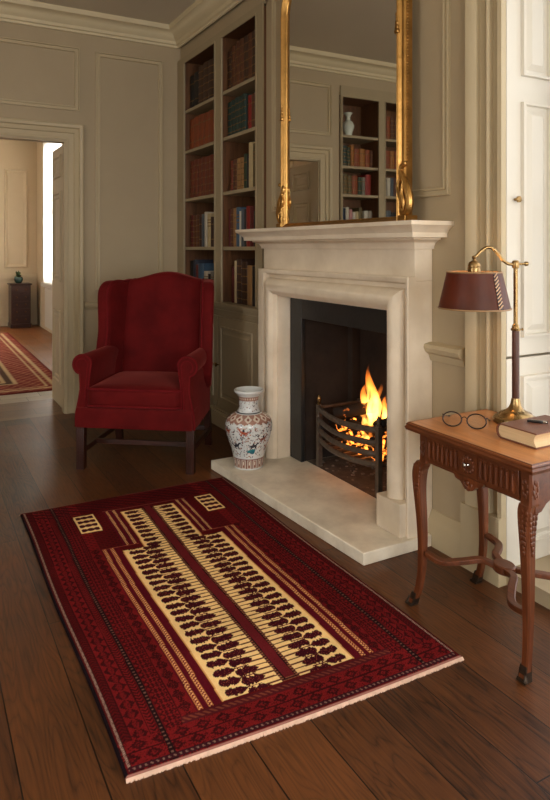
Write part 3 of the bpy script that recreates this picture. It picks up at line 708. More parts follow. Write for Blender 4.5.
MBL = [
 (5, [('brown', .05, .25, 'g'), ('russet', .05, .25, 'g'), ('brown', .05, .25, 'g'), ('brown', .05, .25, 'g')], 'top shelf of the mirrored outer bay', -0.39, -0.62),
 (4, [('russet', .06, .2, 'b'), ('russet', .06, .2, 'b'), ('ochre', .06, .2, 'b'), ('russet', .06, .2, 'b')], 'upper shelf of the mirrored outer bay', -0.38, -0.62),
 (3, [('white', .035, .2, 'l'), ('grey', .04, .19, 'p'), ('white', .04, .2, 'p'), ('slate blue', .04, .2, 'p'), ('brown', .05, .2, 'p')], 'middle shelf of the mirrored outer bay', -0.38, -0.60),
 (2, [('black', .05, .15, 'p'), ('slate blue', .05, .17, 'p'), ('black', .05, .15, 'p')], 'lower shelf of the mirrored outer bay', -0.38, -0.58),
]
for rows, gname in ((MBK, 'doorway bay in the mirror'), (MBL, 'outer bay in the mirror')):
    for si, spec, where, a, b in rows:
        shelf_books(spec, SHZ2[si], place_b, where, 'books on the ' + where.split(' of ')[0] + ', ' + gname, a, b)
m = MB(); m.lathe([(0.035, 0), (0.045, 0.006), (0.040, 0.03), (0.060, 0.085), (0.064, 0.115), (0.050, 0.15), (0.024, 0.172), (0.021, 0.20), (0.030, 0.225), (0.045, 0.245), (0.047, 0.25), (0.036, 0.246), (0.02, 0.21), (0, 0.2)], 28)
o = obj('ceramic_vase', m, pm('pale_celadon', s(206, 212, 200), 0.25, var=0.12, scale=14))
o.location = (0.02, YB + 0.10, SHZ2[5] + 0.0005); tag(o, 'small pale ceramic vase on the top bookcase shelf, seen in the mirror', 'vase')

# ================================================================== FIREPLACE
fp = thing('fireplace_surround', 'carved pale limestone mantelpiece with a rounded frame round the hearth opening', 'fireplace', (XW, 3.0, 0.055))
HZ = 0.055
SY0, SY1 = 2.274, 3.722           # surround width
FXF = 1.975                      # face of the flat slab behind the rounded frame
# frieze and flanks
m = MB(); m.box(FXF, XW - 0.001, SY0, SY1, 1.20, 1.385); m.box(FXF, XW - 0.001, SY0, FY0 - 0.005, HZ, 1.20); m.box(FXF, XW - 0.001, FY1 + 0.005, SY1, HZ, 1.20); m.box(FXF, XW - 0.001, FY0 - 0.005, FY1 + 0.005, FZ + 0.005, 1.20)
obj('frieze', m, stone_m, fp, bevel=0.002)
# mantel shelf: moulded on three sides
SHF = [(0.0, 1.345), (0.012, 1.346), (0.014, 1.358), (0.022, 1.374), (0.044, 1.386), (0.054, 1.388), (0.056, 1.396), (0.096, 1.397), (0.098, 1.418), (0.104, 1.422), (0.108, 1.430), (0.130, 1.446), (0.136, 1.450), (0.138, 1.468), (0.0, 1.468)]
m = MB(); m.mitre([(XW - 0.001, SY0), (FXF, SY0), (FXF, SY1), (XW - 0.001, SY1)], SHF, lambda a, b, h: (a, b, h), closed=False, pclosed=True)
m.box(FXF - 0.002, XW - 0.001, SY0 - 0.002, SY1 + 0.002, 1.386, 1.468)
obj('mantel_shelf', m, stone_m, fp)
# bolection frame round the opening: profile from the inner lip outwards
OY0, OY1, OZ = 2.432, 3.515, 1.055
def bol(wide):
    p = [(0.0, -0.075), (0.0, 0.012), (0.008, 0.016)]
    p += [(0.012 + 0.092 * k / 10 * 1.0, 0.018 + 0.048 * math.sin(PI * (0.14 + 0.78 * k / 10)) ) for k in range(11)]
    p += [(0.107, 0.020), (0.110, 0.002), (0.130, 0.000), (0.133, 0.016), (0.137, 0.018), (0.140, 0.040), (wide - 0.006, 0.046), (wide, 0.042), (wide, -0.002)]
    return p
m = MB()
m.mitre([(OY0, HZ), (OY0, OZ), (OY1, OZ), (OY1, HZ)], bol(0.165), lambda a, b, h: (FXF - h, a, b), closed=False)
# widen: outer flat strips of the jambs
m.box(FXF - 0.040, FXF, OY1 + 0.160, OY1 + 0.206, HZ, 1.219)
obj('bolection_moulding', m, stone_m, fp)
# plinth blocks
m = MB(); m.box(FXF - 0.078, XW - 0.001, SY0 + 0.010, OY0 + 0.020, HZ, 0.205); obj('plinth_block', m, stone_m, fp, bevel=0.003)
m = MB(); m.box(FXF - 0.058, FXF - 0.0005, OY1 + 0.16, SY1 - 0.002, HZ, 0.09); obj('plinth_block', m, stone_m, fp, bevel=0.003)
# joint lines show as thin shadows: shallow raised key stones left out
# hearth
def hearth_x(y): return 1.672 + (1.592 - 1.672) * (y - 2.272) / (3.69 - 2.272)
m = MB(); y0, y1 = 2.250, 3.745
poly = [(hearth_x(y0), y0), (2.46, y0), (2.46, y1), (hearth_x(y1), y1)]
# slab stays on the room side and runs into the firebox between the jambs
poly = [(hearth_x(y0), y0), (XW - 0.027, y0), (XW - 0.027, FY0 + 0.005), (XW + 0.02, FY0 + 0.005), (XW + 0.02, FY1 - 0.005), (XW - 0.027, FY1 - 0.005), (XW - 0.027, 3.69), (hearth_x(3.69), 3.69)]
m.prism(poly, 0.0005, HZ - 0.0005, lambda a, b, z: (a, b, z))
tag(obj('hearth_slab', m, hearth_m, None, bevel=0.004), 'pale worn limestone hearth slab on the floor below the mantelpiece', 'hearth')
# firebox: slate slips and sooty interior
fb = thing('firebox', 'black slate-lined firebox recessed inside the mantelpiece opening', 'firebox', (XW, 3.02, HZ))
SL0, SL1, SLZ = 2.50, 3.385, 0.925
m = MB(); m.box(2.052, 2.078, OY1 - 0.129, OY1 - 0.001, HZ, OZ - 0.001); obj('slip', m, slate_m, fb, bevel=0.003)
m = MB(); m.box(2.052, 2.078, OY0 + 0.001, OY0 + 0.072, HZ, OZ - 0.001); obj('slip', m, slate_m, fb, bevel=0.003)
m = MB(); m.box(2.052, 2.078, OY0 + 0.073, OY1 - 0.130, SLZ, OZ - 0.001); obj('lintel_slip', m, slate_m, fb, bevel=0.003)
m = MB(); m.box(2.085, 2.47, 3.395, 3.53, HZ, 1.06); m.box(2.085, 2.47, 2.43, 2.48, HZ, 1.06); m.box(2.462, 2.49, 2.48, 3.395, HZ, 1.06); m.box(2.085, 2.462, 2.48, 3.395, 1.04, 1.06)
obj('lining', m, soot_m, fb)
m = MB(); m.box(XW + 0.021, 2.461, 2.481, 3.394, 0.0, HZ - 0.001); obj('back_hearth', m, pm('ash_grey_stone', s(88, 78, 68), 0.85, var=0.35, scale=18, bump=0.3, bscale=60), fb)
# cheek panels with vertical rib as in the photo
m = MB(); m.box(2.40, 2.461, 3.345, 3.394, HZ, 1.03); obj('cheek', m, soot_m, fb)

# fire grate
gr = thing('fire_grate', 'black iron fire basket with four bowed bars in the firebox', 'grate', (2.22, 3.0, HZ))
GY0, GY1, GX = 2.715, 3.285, 2.115
def bow(y): t = (y - GY0) / (GY1 - GY0); return GX - 0.055 * math.sin(PI * t) ** 0.8
for z, rr in ((0.403, 0.017), (0.334, 0.016), (0.278, 0.016), (0.223, 0.016)):
    m = MB(); ys = [GY0 + (GY1 - GY0) * k / 18 for k in range(19)]
    m.tube([(bow(y), y, z - 0.012 * math.sin(PI * (y - GY0) / (GY1 - GY0))) for y in ys], rr, 8, flat=(0.7, 1.0)); obj('bar', m, iron_m, gr)
for y in (GY0, GY1):
    m = MB(); m.box(GX - 0.014, GX + 0.016, y - 0.014, y + 0.014, HZ, 0.420)
    lg = obj('leg', m, iron_m, gr, bevel=0.003)
    q = MB(); q.lathe([(0.012, 0), (0.016, 0.006), (0.008, 0.014), (0.013, 0.028), (0.011, 0.042), (0.004, 0.055), (0, 0.06)], 12, (GX, y, 0.420)); obj('finial', q, brass_m if y > 3 else iron_m, lg)
    m = MB(); m.box(2.40, 2.42, y - 0.012, y + 0.012, HZ, 0.42); obj('leg', m, iron_m, gr)
    m = MB(); m.tube([(GX, y, 0.403), (2.41, y, 0.403)], 0.010, 8); m.tube([(GX, y, 0.22), (2.41, y, 0.22)], 0.010, 8); obj('side_bar', m, iron_m, gr)
m = MB(); bp = [(GY0, 0.13 + HZ), (GY1, 0.13 + HZ)] + [(GY1 - (GY1 - GY0) * k / 20, 0.40 + 0.08 * math.sin(PI * k / 20) ** 2) for k in range(21)]
m.prism(bp, 2.415, 2.43, lambda a, b, t: (t, a, b)); obj('back_plate', m, iron_m, gr)
m = MB()
for k in range(9):
    y = GY0 + 0.03 + (GY1 - GY0 - 0.06) * k / 8; m.box(GX - 0.02, 2.414, y - 0.008, y + 0.008, 0.198, 0.212)
obj('grid', m, iron_m, gr)

# logs, coals, ash, flames
def embermat(name, cool, glow, strength, lo, hi, sc):
    m, nt = newmat(name)
    out = N(nt, 'ShaderNodeOutputMaterial'); b = N(nt, 'ShaderNodeBsdfPrincipled'); nt.links.new(b.outputs[0], out.inputs[0])
    b.inputs['Base Color'].default_value = rgba(cool); b.inputs['Roughness'].default_value = 0.9
    tc = N(nt, 'ShaderNodeTexCoord'); no = N(nt, 'ShaderNodeTexNoise', i_Scale=sc, i_Detail=6.0)
    nt.links.new(tc.outputs['Object'], no.inputs['Vector'])
    mr = N(nt, 'ShaderNodeMapRange'); mr.inputs['From Min'].default_value = lo; mr.inputs['From Max'].default_value = hi; mr.inputs['To Max'].default_value = strength
    nt.links.new(no.outputs[0], mr.inputs[0]); nt.links.new(mr.outputs[0], b.inputs['Emission Strength']); b.inputs['Emission Color'].default_value = rgba(glow)
    bp = N(nt, 'ShaderNodeBump', i_Strength=0.5, i_Distance=0.01); nt.links.new(no.outputs[0], bp.inputs['Height']); nt.links.new(bp.outputs[0], b.inputs['Normal'])
    return m
log_m = embermat('charred_log', s(36, 27, 22), (1.0, 0.22, 0.03), 3.0, 0.62, 0.80, 16)
coal_m = embermat('glowing_coal', s(28, 22, 20), (1.0, 0.24, 0.03), 7.0, 0.50, 0.72, 22)
coald_m = embermat('dark_coal', s(26, 22, 20), (1.0, 0.2, 0.02), 4.0, 0.66, 0.85, 22)
def log(p, q, r, label):
    m = MB(); p, q = V(p), V(q); n = 12; path = [p + (q - p) * (k / n) for k in range(n + 1)]
    m.tube([tuple(c) for c in path], [r * (1 + 0.10 * math.sin(k * 2.1) + 0.05 * math.cos(k * 5)) for k in range(n + 1)], 12)
    tag(obj('firewood_log', m, log_m), label, 'log', 'logs on the fire')
log((2.15, 3.17, 0.385), (2.34, 2.97, 0.455), 0.034, 'charred log lying slanted across the top of the grate, in front of the flames')
log((2.25, 2.785, 0.405), (2.36, 2.875, 0.41), 0.034, 'dark charred log behind the flames on the right of the grate')
log((2.23, 3.13, 0.318), (2.30, 2.78, 0.326), 0.034, 'lower glowing log lying inside the fire basket')
ci = 0
rnd = random.Random(5)
pos = []
for row, z in enumerate((0.240, 0.288, 0.332)):
    for k in range(7):
        pos.append((2.13 + 0.05 * rnd.random() + (0.09 if k % 2 else 0.0), GY0 + 0.055 + 0.076 * k + 0.01 * rnd.random(), z, row))
pos += [(2.19, 2.80, 0.405, 3), (2.155, 2.77, 0.39, 3), (2.21, 2.765, 0.42, 3)]
proto = {}
rown = ['bottom layer', 'middle layer', 'upper layer', 'right-hand top']
cnt = {}
for (x, y, z, row) in pos:
    m = MB(); bm = bmesh.new(); bmesh.ops.create_icosphere(bm, subdivisions=2, radius=0.034)
    for v in bm.verts: v.co *= 1 + rnd.uniform(-0.22, 0.22); v.co.z *= 0.75
    m.add([tuple(v.co) for v in bm.verts], [tuple(l.index for l in f.verts) for f in bm.faces]); bm.free()
    hot = row < 3 and y < 3.16
    o = obj('coal', m, coal_m if hot else coald_m, sharp=20); o.location = (x, y, z)
    cnt[(row, hot)] = cnt.get((row, hot), 0) + 1
    tag(o, ('glowing orange coal' if hot else 'unlit black coal') + ' in the ' + rown[row] + ' of the fire basket', 'coal', ('glowing coals, ' if hot else 'dark coals, ') + rown[row])
ash_m = pm('grey_ash', s(120, 110, 98), 0.95, var=0.4, scale=40)
m = MB()
for k in range(70):
    x, y = rnd.uniform(2.12, 2.40), rnd.uniform(2.68, 3.36); r = rnd.uniform(0.004, 0.014)
    m.lathe([(r, 0), (r * 0.7, r * 0.35), (0.0005, r * 0.45)], 6, (x, y, HZ - 0.001))
o = obj('ash', m, ash_m); tag(o, 'scattered grey ash and cinders on the firebox floor', 'ash', kind='stuff')

def flamemat(name, strength, sc):
    m, nt = newmat(name)
    out = N(nt, 'ShaderNodeOutputMaterial'); e = N(nt, 'ShaderNodeEmission'); nt.links.new(e.outputs[0], out.inputs['Volume'])
    tc = N(nt, 'ShaderNodeTexCoord'); sp = N(nt, 'ShaderNodeSeparateXYZ'); nt.links.new(tc.outputs['Generated'], sp.inputs[0])
    cr = N(nt, 'ShaderNodeValToRGB'); el = cr.color_ramp.elements
    el[0].position = 0.0; el[0].color = (1.0, 0.30, 0.04, 1); el[1].position = 1.0; el[1].color = (1.0, 0.16, 0.012, 1)
    a = el.new(0.35); a.color = (1.0, 0.42, 0.08, 1); a = el.new(0.65); a.color = (1.0, 0.26, 0.03, 1)
    nt.links.new(sp.outputs[2], cr.inputs[0]); nt.links.new(cr.outputs[0], e.inputs['Color'])
    mp = N(nt, 'ShaderNodeMapping'); mp.inputs['Scale'].default_value = (1, 1, 0.3); nt.links.new(tc.outputs['Object'], mp.inputs[0])
    no = N(nt, 'ShaderNodeTexNoise', i_Scale=sc, i_Detail=3.0, i_Distortion=0.6); nt.links.new(mp.outputs[0], no.inputs['Vector'])
    mr = N(nt, 'ShaderNodeMapRange'); mr.inputs['From Min'].default_value = 0.36; mr.inputs['From Max'].default_value = 0.66; mr.inputs['To Min'].default_value = 0.05; mr.inputs['To Max'].default_value = strength
    nt.links.new(no.outputs[0], mr.inputs[0])
    hr = N(nt, 'ShaderNodeMapRange'); hr.inputs['From Min'].default_value = 0.25; hr.inputs['From Max'].default_value = 1.0; hr.inputs['To Min'].default_value = 1.0; hr.inputs['To Max'].default_value = 0.30
    nt.links.new(sp.outputs[2], hr.inputs[0])
    mu = N(nt, 'ShaderNodeMath', operation='MULTIPLY'); nt.links.new(mr.outputs[0], mu.inputs[0]); nt.links.new(hr.outputs[0], mu.inputs[1]); nt.links.new(mu.outputs[0], e.inputs['Strength'])
    return m
flame_m = flamemat('flame_glow', 125.0, 26)
fl = thing('fire_flames', 'tall orange and yellow flames rising from the logs in the grate', 'flames', (2.27, 2.99, 0.33))
def tongue(x, y, z, h, r, lean, seed):
    m = MB(); rr = random.Random(seed); n = 16; path = []; rad = []
    for k in range(n + 1):
        t = k / n
        path.append((x + 0.018 * math.sin(t * 5 + seed), y + lean * t + 0.020 * t * math.sin(t * 7 + seed * 1.7), z + h * t))
        rad.append(max(0.0008, r * (0.45 + 1.5 * t if t < 0.25 else 0.825 * (1 - ((t - 0.25) / 0.75) ** 1.25) + 0.02)))
    m.tube(path, rad, 14)
    return obj('flame_tongue', m, flame_m, fl, sharp=180)
for a in ((2.27, 2.965, 0.37, 0.325, 0.050, 0.012, 1), (2.29, 3.02, 0.37, 0.22, 0.036, 0.045, 2), (2.25, 2.925, 0.37, 0.25, 0.042, -0.03, 3), (2.30, 3.07, 0.37, 0.15, 0.030, 0.04, 4), (2.24, 2.97, 0.34, 0.13, 0.050, 0.0, 5), (2.28, 2.89, 0.37, 0.18, 0.032, -0.03, 6), (2.20, 2.96, 0.25, 0.12, 0.030, 0.0, 7), (2.20, 2.88, 0.25, 0.11, 0.030, 0.0, 8)):
    tongue(*a)

# ================================================================== MIRROR
mr_ = thing('overmantel_mirror', 'tall gilt-framed overmantel mirror standing on the mantel shelf', 'mirror', (2.0, 2.94, 1.4685))
MY0, MY1, MZ0, MZ1, RC = 2.384, 3.476, 1.475, 2.99, 0.24
path = [(MY0, MZ0), (MY1, MZ0)] + arc(MY1 - RC, MZ1 - RC, RC, 0, 90, 10) + arc(MY0 + RC, MZ1 - RC, RC, 90, 180, 10)
m = MB(); gp = [(MY0 + 0.01, MZ0 + 0.01), (MY1 - 0.01, MZ0 + 0.01)] + arc(MY1 - RC, MZ1 - RC, RC - 0.01, 0, 90, 10) + arc(MY0 + RC, MZ1 - RC, RC - 0.01, 90, 180, 10)
m.prism(gp, 1.992, 1.998, lambda a, b, t: (t, a, b)); obj('mirror_glass', m, mirror_m, mr_, sharp=20)
prof = [(0.0, -0.012), (-0.040, -0.012)]
FR = [(0.024, -0.003), (0.023, 0.004), (0.018, 0.007), (0.014, 0.012)] + [(0.011 - 0.024 * k / 6, 0.014 + 0.016 * math.sin(PI * k / 6)) for k in range(7)] + [(-0.016, 0.010), (-0.022, 0.014), (-0.031, 0.012), (-0.039, 0.004), (-0.041, -0.012), (-0.041, -0.030), (0.0, -0.030)]
m = MB(); m.mitre(path, FR, lambda a, b, h: (1.990 - h, a, b)); obj('gilt_frame', m, gold_m, mr_)
m = MB()   # bead row along the outer edge
def beads(pts, step, rr, dx):
    d = 0
    for i in range(len(pts) - 1):
        p, q = V(pts[i]), V(pts[i + 1]); L = (q - p).length
        while d < L:
            c = p + (q - p) * (d / L)
            m.lathe([(0.001, -rr), (rr * 0.8, -rr * 0.6), (rr, 0), (rr * 0.8, rr * 0.6), (0.001, rr)], 7, (dx, c.x, c.y)); d += step
        d -= L
beads([(MY0 - 0.040, MZ0 + 0.28), (MY0 - 0.040, MZ1 - RC)], 0.015, 0.0056, 1.994)
obj('beading', m, gold_m, mr_); m = MB()
beads([(MY1 + 0.038, MZ0 + 0.10), (MY1 + 0.038, MZ1 - RC)], 0.015, 0.0056, 1.994)
obj('beading', m, gold_m, mr_)
def scroll(y, sg):
    m = MB()
    def at(p, dx=0): return (1.978 + dx, y + sg * p[0] * 1.25, MZ0 + p[1])
    sp = [(0.0, 0.03)] + []
    main = spline([(0.004, 0.265), (-0.018, 0.24), (-0.010, 0.205), (0.012, 0.16), (0.026, 0.11), (0.026, 0.06), (0.006, 0.032), (-0.016, 0.042), (-0.018, 0.064), (-0.004, 0.070)], 6)
    m.tube([at(p) for p in main], [0.007 + 0.013 * math.sin(PI * min(1, k / (len(main) - 1) + 0.1)) for k in range(len(main))], 8)
    second = spline([(-0.006, 0.21), (-0.024, 0.16), (-0.008, 0.12), (0.002, 0.09), (-0.012, 0.06)], 6)
    m.tube([at(p, -0.012) for p in second], [0.004 + 0.009 * math.sin(PI * k / (len(second) - 1)) for k in range(len(second))], 8)
    third = spline([(0.006, 0.18), (0.0, 0.13), (0.010, 0.09), (0.010, 0.05)], 6)
    m.tube([at(p, -0.016) for p in third], [0.003 + 0.007 * math.sin(PI * k / (len(third) - 1)) for k in range(len(third))], 8)
    m.rbox((1.972, y + sg * -0.002, MZ0 + 0.052), (0.012, 0.010, 0.010), 0.009, 3)
    m.rbox((1.972, y + sg * 0.012, MZ0 + 0.262), (0.012, 0.012, 0.012), 0.011, 3)
    obj('carved_scroll', m, gold_m, mr_)
    q = MB(); ym = y + sg * 0.006; q.box(1.955, 2.03, ym - 0.026, ym + 0.026, 1.4685, MZ0 + 0.026); obj('frame_block', q, gold_m, mr_, bevel=0.003)
scroll(MY0 - 0.034, -1); scroll(MY1 + 0.018, 1)
m = MB(); m.box(1.965, 2.034, MY0 - 0.026, MY1 + 0.010, 1.4685, 1.482); obj('bottom_rail', m, gold_m, mr_, bevel=0.002)
# small carved husks on the uprights
def husk(y, z, sg):
    m = MB()
    for k in range(5):
        m.rbox((1.966, y, z + k * 0.020), (0.010 - k * 0.001, 0.014 - 0.002 * k, 0.012), 0.008, 3)
    obj('carved_husk', m, gold_m, mr_)
husk(MY1 - 0.002, MZ0 + 0.66, 1); husk(MY0 + 0.002, MZ0 + 0.88, -1); husk(MY1 - 0.002, MZ0 + 0.14, 1)

# ================================================================== ARMCHAIR
ang = math.atan2(-0.593, 0.806)
ch = thing('wing_armchair', 'red velvet wing armchair with rolled arms on dark wooden legs', 'armchair', (1.163, 3.860, 0), ang)
def cobj(name, m, mat, parent=ch, **kw): return obj(name, m, mat, parent, world=False, **kw)
tilt = lambda z: 0.20 * max(0.0, z - 0.40)
# seat base
m = MB(); m.rbox((0, 0.29, 0.322), (0.366, 0.305, 0.066), 0.016, 8, fn=lambda x, y, z: (x * (1 - 0.085 * min(1, max(0, y / 0.5))), y, z)); cobj('seat_base', m, velvet_m, sharp=60)
# cushion
m = MB(); m.rbox((0, 0.252, 0.448), (0.293, 0.275, 0.062), 0.030, 12, (0.004, 0.012, 0.022)); cu = cobj('seat_cushion', m, velvet_m, sharp=60)
def loop(x, y0, y1, z, r, n=6):
    p = arc(x - r, y0 + r, r, -90, 0, n) + arc(x - r, y1 - r, r, 0, 90, n) + arc(-x + r, y1 - r, r, 90, 180, n) + arc(-x + r, y0 + r, r, 180, 270, n)
    return [(a, b, z) for a, b in p]
m = MB(); m.tube(loop(0.291, -0.026, 0.52, 0.500, 0.035), 0.0065, 8, closed=True); m.tube(loop(0.291, -0.026, 0.52, 0.398, 0.035), 0.0065, 8, closed=True)
cobj('piping', m, velvetp_m, cu, sharp=180)
# backrest with camel top
def backfn(x, y, z):
    t = max(0, (z - 0.75) / 0.36); e = 0.050 * t * (math.cos(PI * min(1, abs(x) / 0.27)) * 0.5 + 0.5)
    flare = 1 + 0.06 * max(0, z - 0.5)
    return (x * flare, y + tilt(z) + 0.035 * (x / 0.27) ** 2 * -1, z + e)
m = MB(); m.rbox((0, 0.575, 0.755), (0.275, 0.070, 0.375), 0.045, 14, (0, 0.018, 0), backfn); cobj('backrest', m, velvet_m, sharp=180)
# wings
def wing(sg):
    o = [(0.60, 0.42), (0.44, 0.425), (0.345, 0.52), (0.325, 0.62), (0.335, 0.70), (0.345, 0.80), (0.335, 0.92), (0.325, 1.02), (0.335, 1.08), (0.372, 1.118), (0.43, 1.128), (0.52, 1.120), (0.60, 1.125), (0.66, 1.130), (0.66, 0.85)]
    base = spline(o[1:12], 5) + o[12:]
    pts = [o[0]] + base
    def fr(a, b, t):
        fl = max(0.0, 0.62 - a) * 0.26          # wing opens outward to the front
        return (sg * (0.284 + fl + t), a + 0.55 * tilt(b), b)
    m = MB(); m.puff(pts, 0.044, 0.028, fr)
    w = cobj('wing', m, velvet_m, sharp=60)
    q = MB(); pth = [fr(a, b, -0.034) for a, b in base[:-1]]; q.tube(pth, 0.0055, 8)
    cobj('piping', q, velvetp_m, w, sharp=180)
wing(1); wing(-1)
# arms
def arm(sg):
    R = 0.060; cx, cz = 0.328, 0.640
    roll = arc(cx, cz, R, 168, -75, 20)
    o = [(0.292, 0.386), (0.290, 0.50), (0.278, 0.60)] + roll + [(0.342, 0.545), (0.340, 0.49), (0.352, 0.42), (0.368, 0.35), (0.371, 0.30), (0.371, 0.262), (0.292, 0.262)]
    def fr(a, b, t):
        y = 0.248 + t
        k = max(0.0, (0.06 - y) / 0.06) if y < 0.06 else 0
        if a > 0.335 and 0.27 < b < 0.56: a += (0.345 - a) * min(1.0, max(0.0, y / 0.25))
        if a > 0.335 and b <= 0.27: a *= 1 - 0.07 * min(1.0, max(0.0, y / 0.5))
        if b > 0.56: a -= (a - 0.30) * 0.40 * min(1.0, max(0.0, (y - 0.18) / 0.25))
        return (sg * a, y + 0.018, b)
    m = MB(); m.puff(o, 0.265, 0.012, fr, 4); a_ = cobj('arm', m, velvet_m, sharp=50)
    q = MB(); pth = [fr(a, b, -0.260) for a, b in o[:-1]]
    q.tube(pth, 0.0058, 8)
    sc = arc(cx, cz, 0.036, 175, -60, 16)
    q.tube([fr(a, b, -0.265) for a, b in [(0.312, 0.30), (0.308, 0.48), (0.298, 0.58)] + sc], 0.004, 8)
    cobj('piping', q, velvetp_m, a_, sharp=180)
arm(1); arm(-1)
# outside back
m = MB(); m.rbox((0, 0.628, 0.70), (0.285, 0.022, 0.40), 0.018, 6, fn=lambda x, y, z: (x, y + tilt(z), z)); cobj('outside_back', m, velvet_m, sharp=60)
# legs and stretchers
for sg in (1, -1):
    m = MB(); x = sg * 0.343; m.box(x - 0.0245, x + 0.0245, 0.004, 0.053, 0.0, 0.262)
    for dx in (-0.013, 0.0, 0.013): m.box(x + dx - 0.003, x + dx + 0.003, -0.0005, 0.004, 0.012, 0.25)
    cobj('leg', m, mahog_m, bevel=0.003)
    m = MB(); x = sg * 0.318
    m.loft([[(x - 0.022, 0.56 + y - 0.02, z), (x + 0.022, 0.56 + y - 0.02, z), (x + 0.022, 0.56 + y + 0.02, z), (x - 0.022, 0.56 + y + 0.02, z)] for y, z in ((0.055, 0.0), (0.03, 0.10), (0.0, 0.262))]); cobj('leg', m, mahog_m)
    m = MB(); m.box(sg * 0.330 - 0.011, sg * 0.330 + 0.011, 0.056, 0.60, 0.100, 0.132); cobj('stretcher', m, mahog_m, bevel=0.002)
m = MB(); m.box(-0.319, 0.319, 0.20, 0.222, 0.103, 0.133); cobj('stretcher', m, mahogh_m, bevel=0.002)
m = MB(); m.box(-0.296, 0.296, 0.585, 0.607, 0.103, 0.133); cobj('stretcher', m, mahogh_m, bevel=0.002)

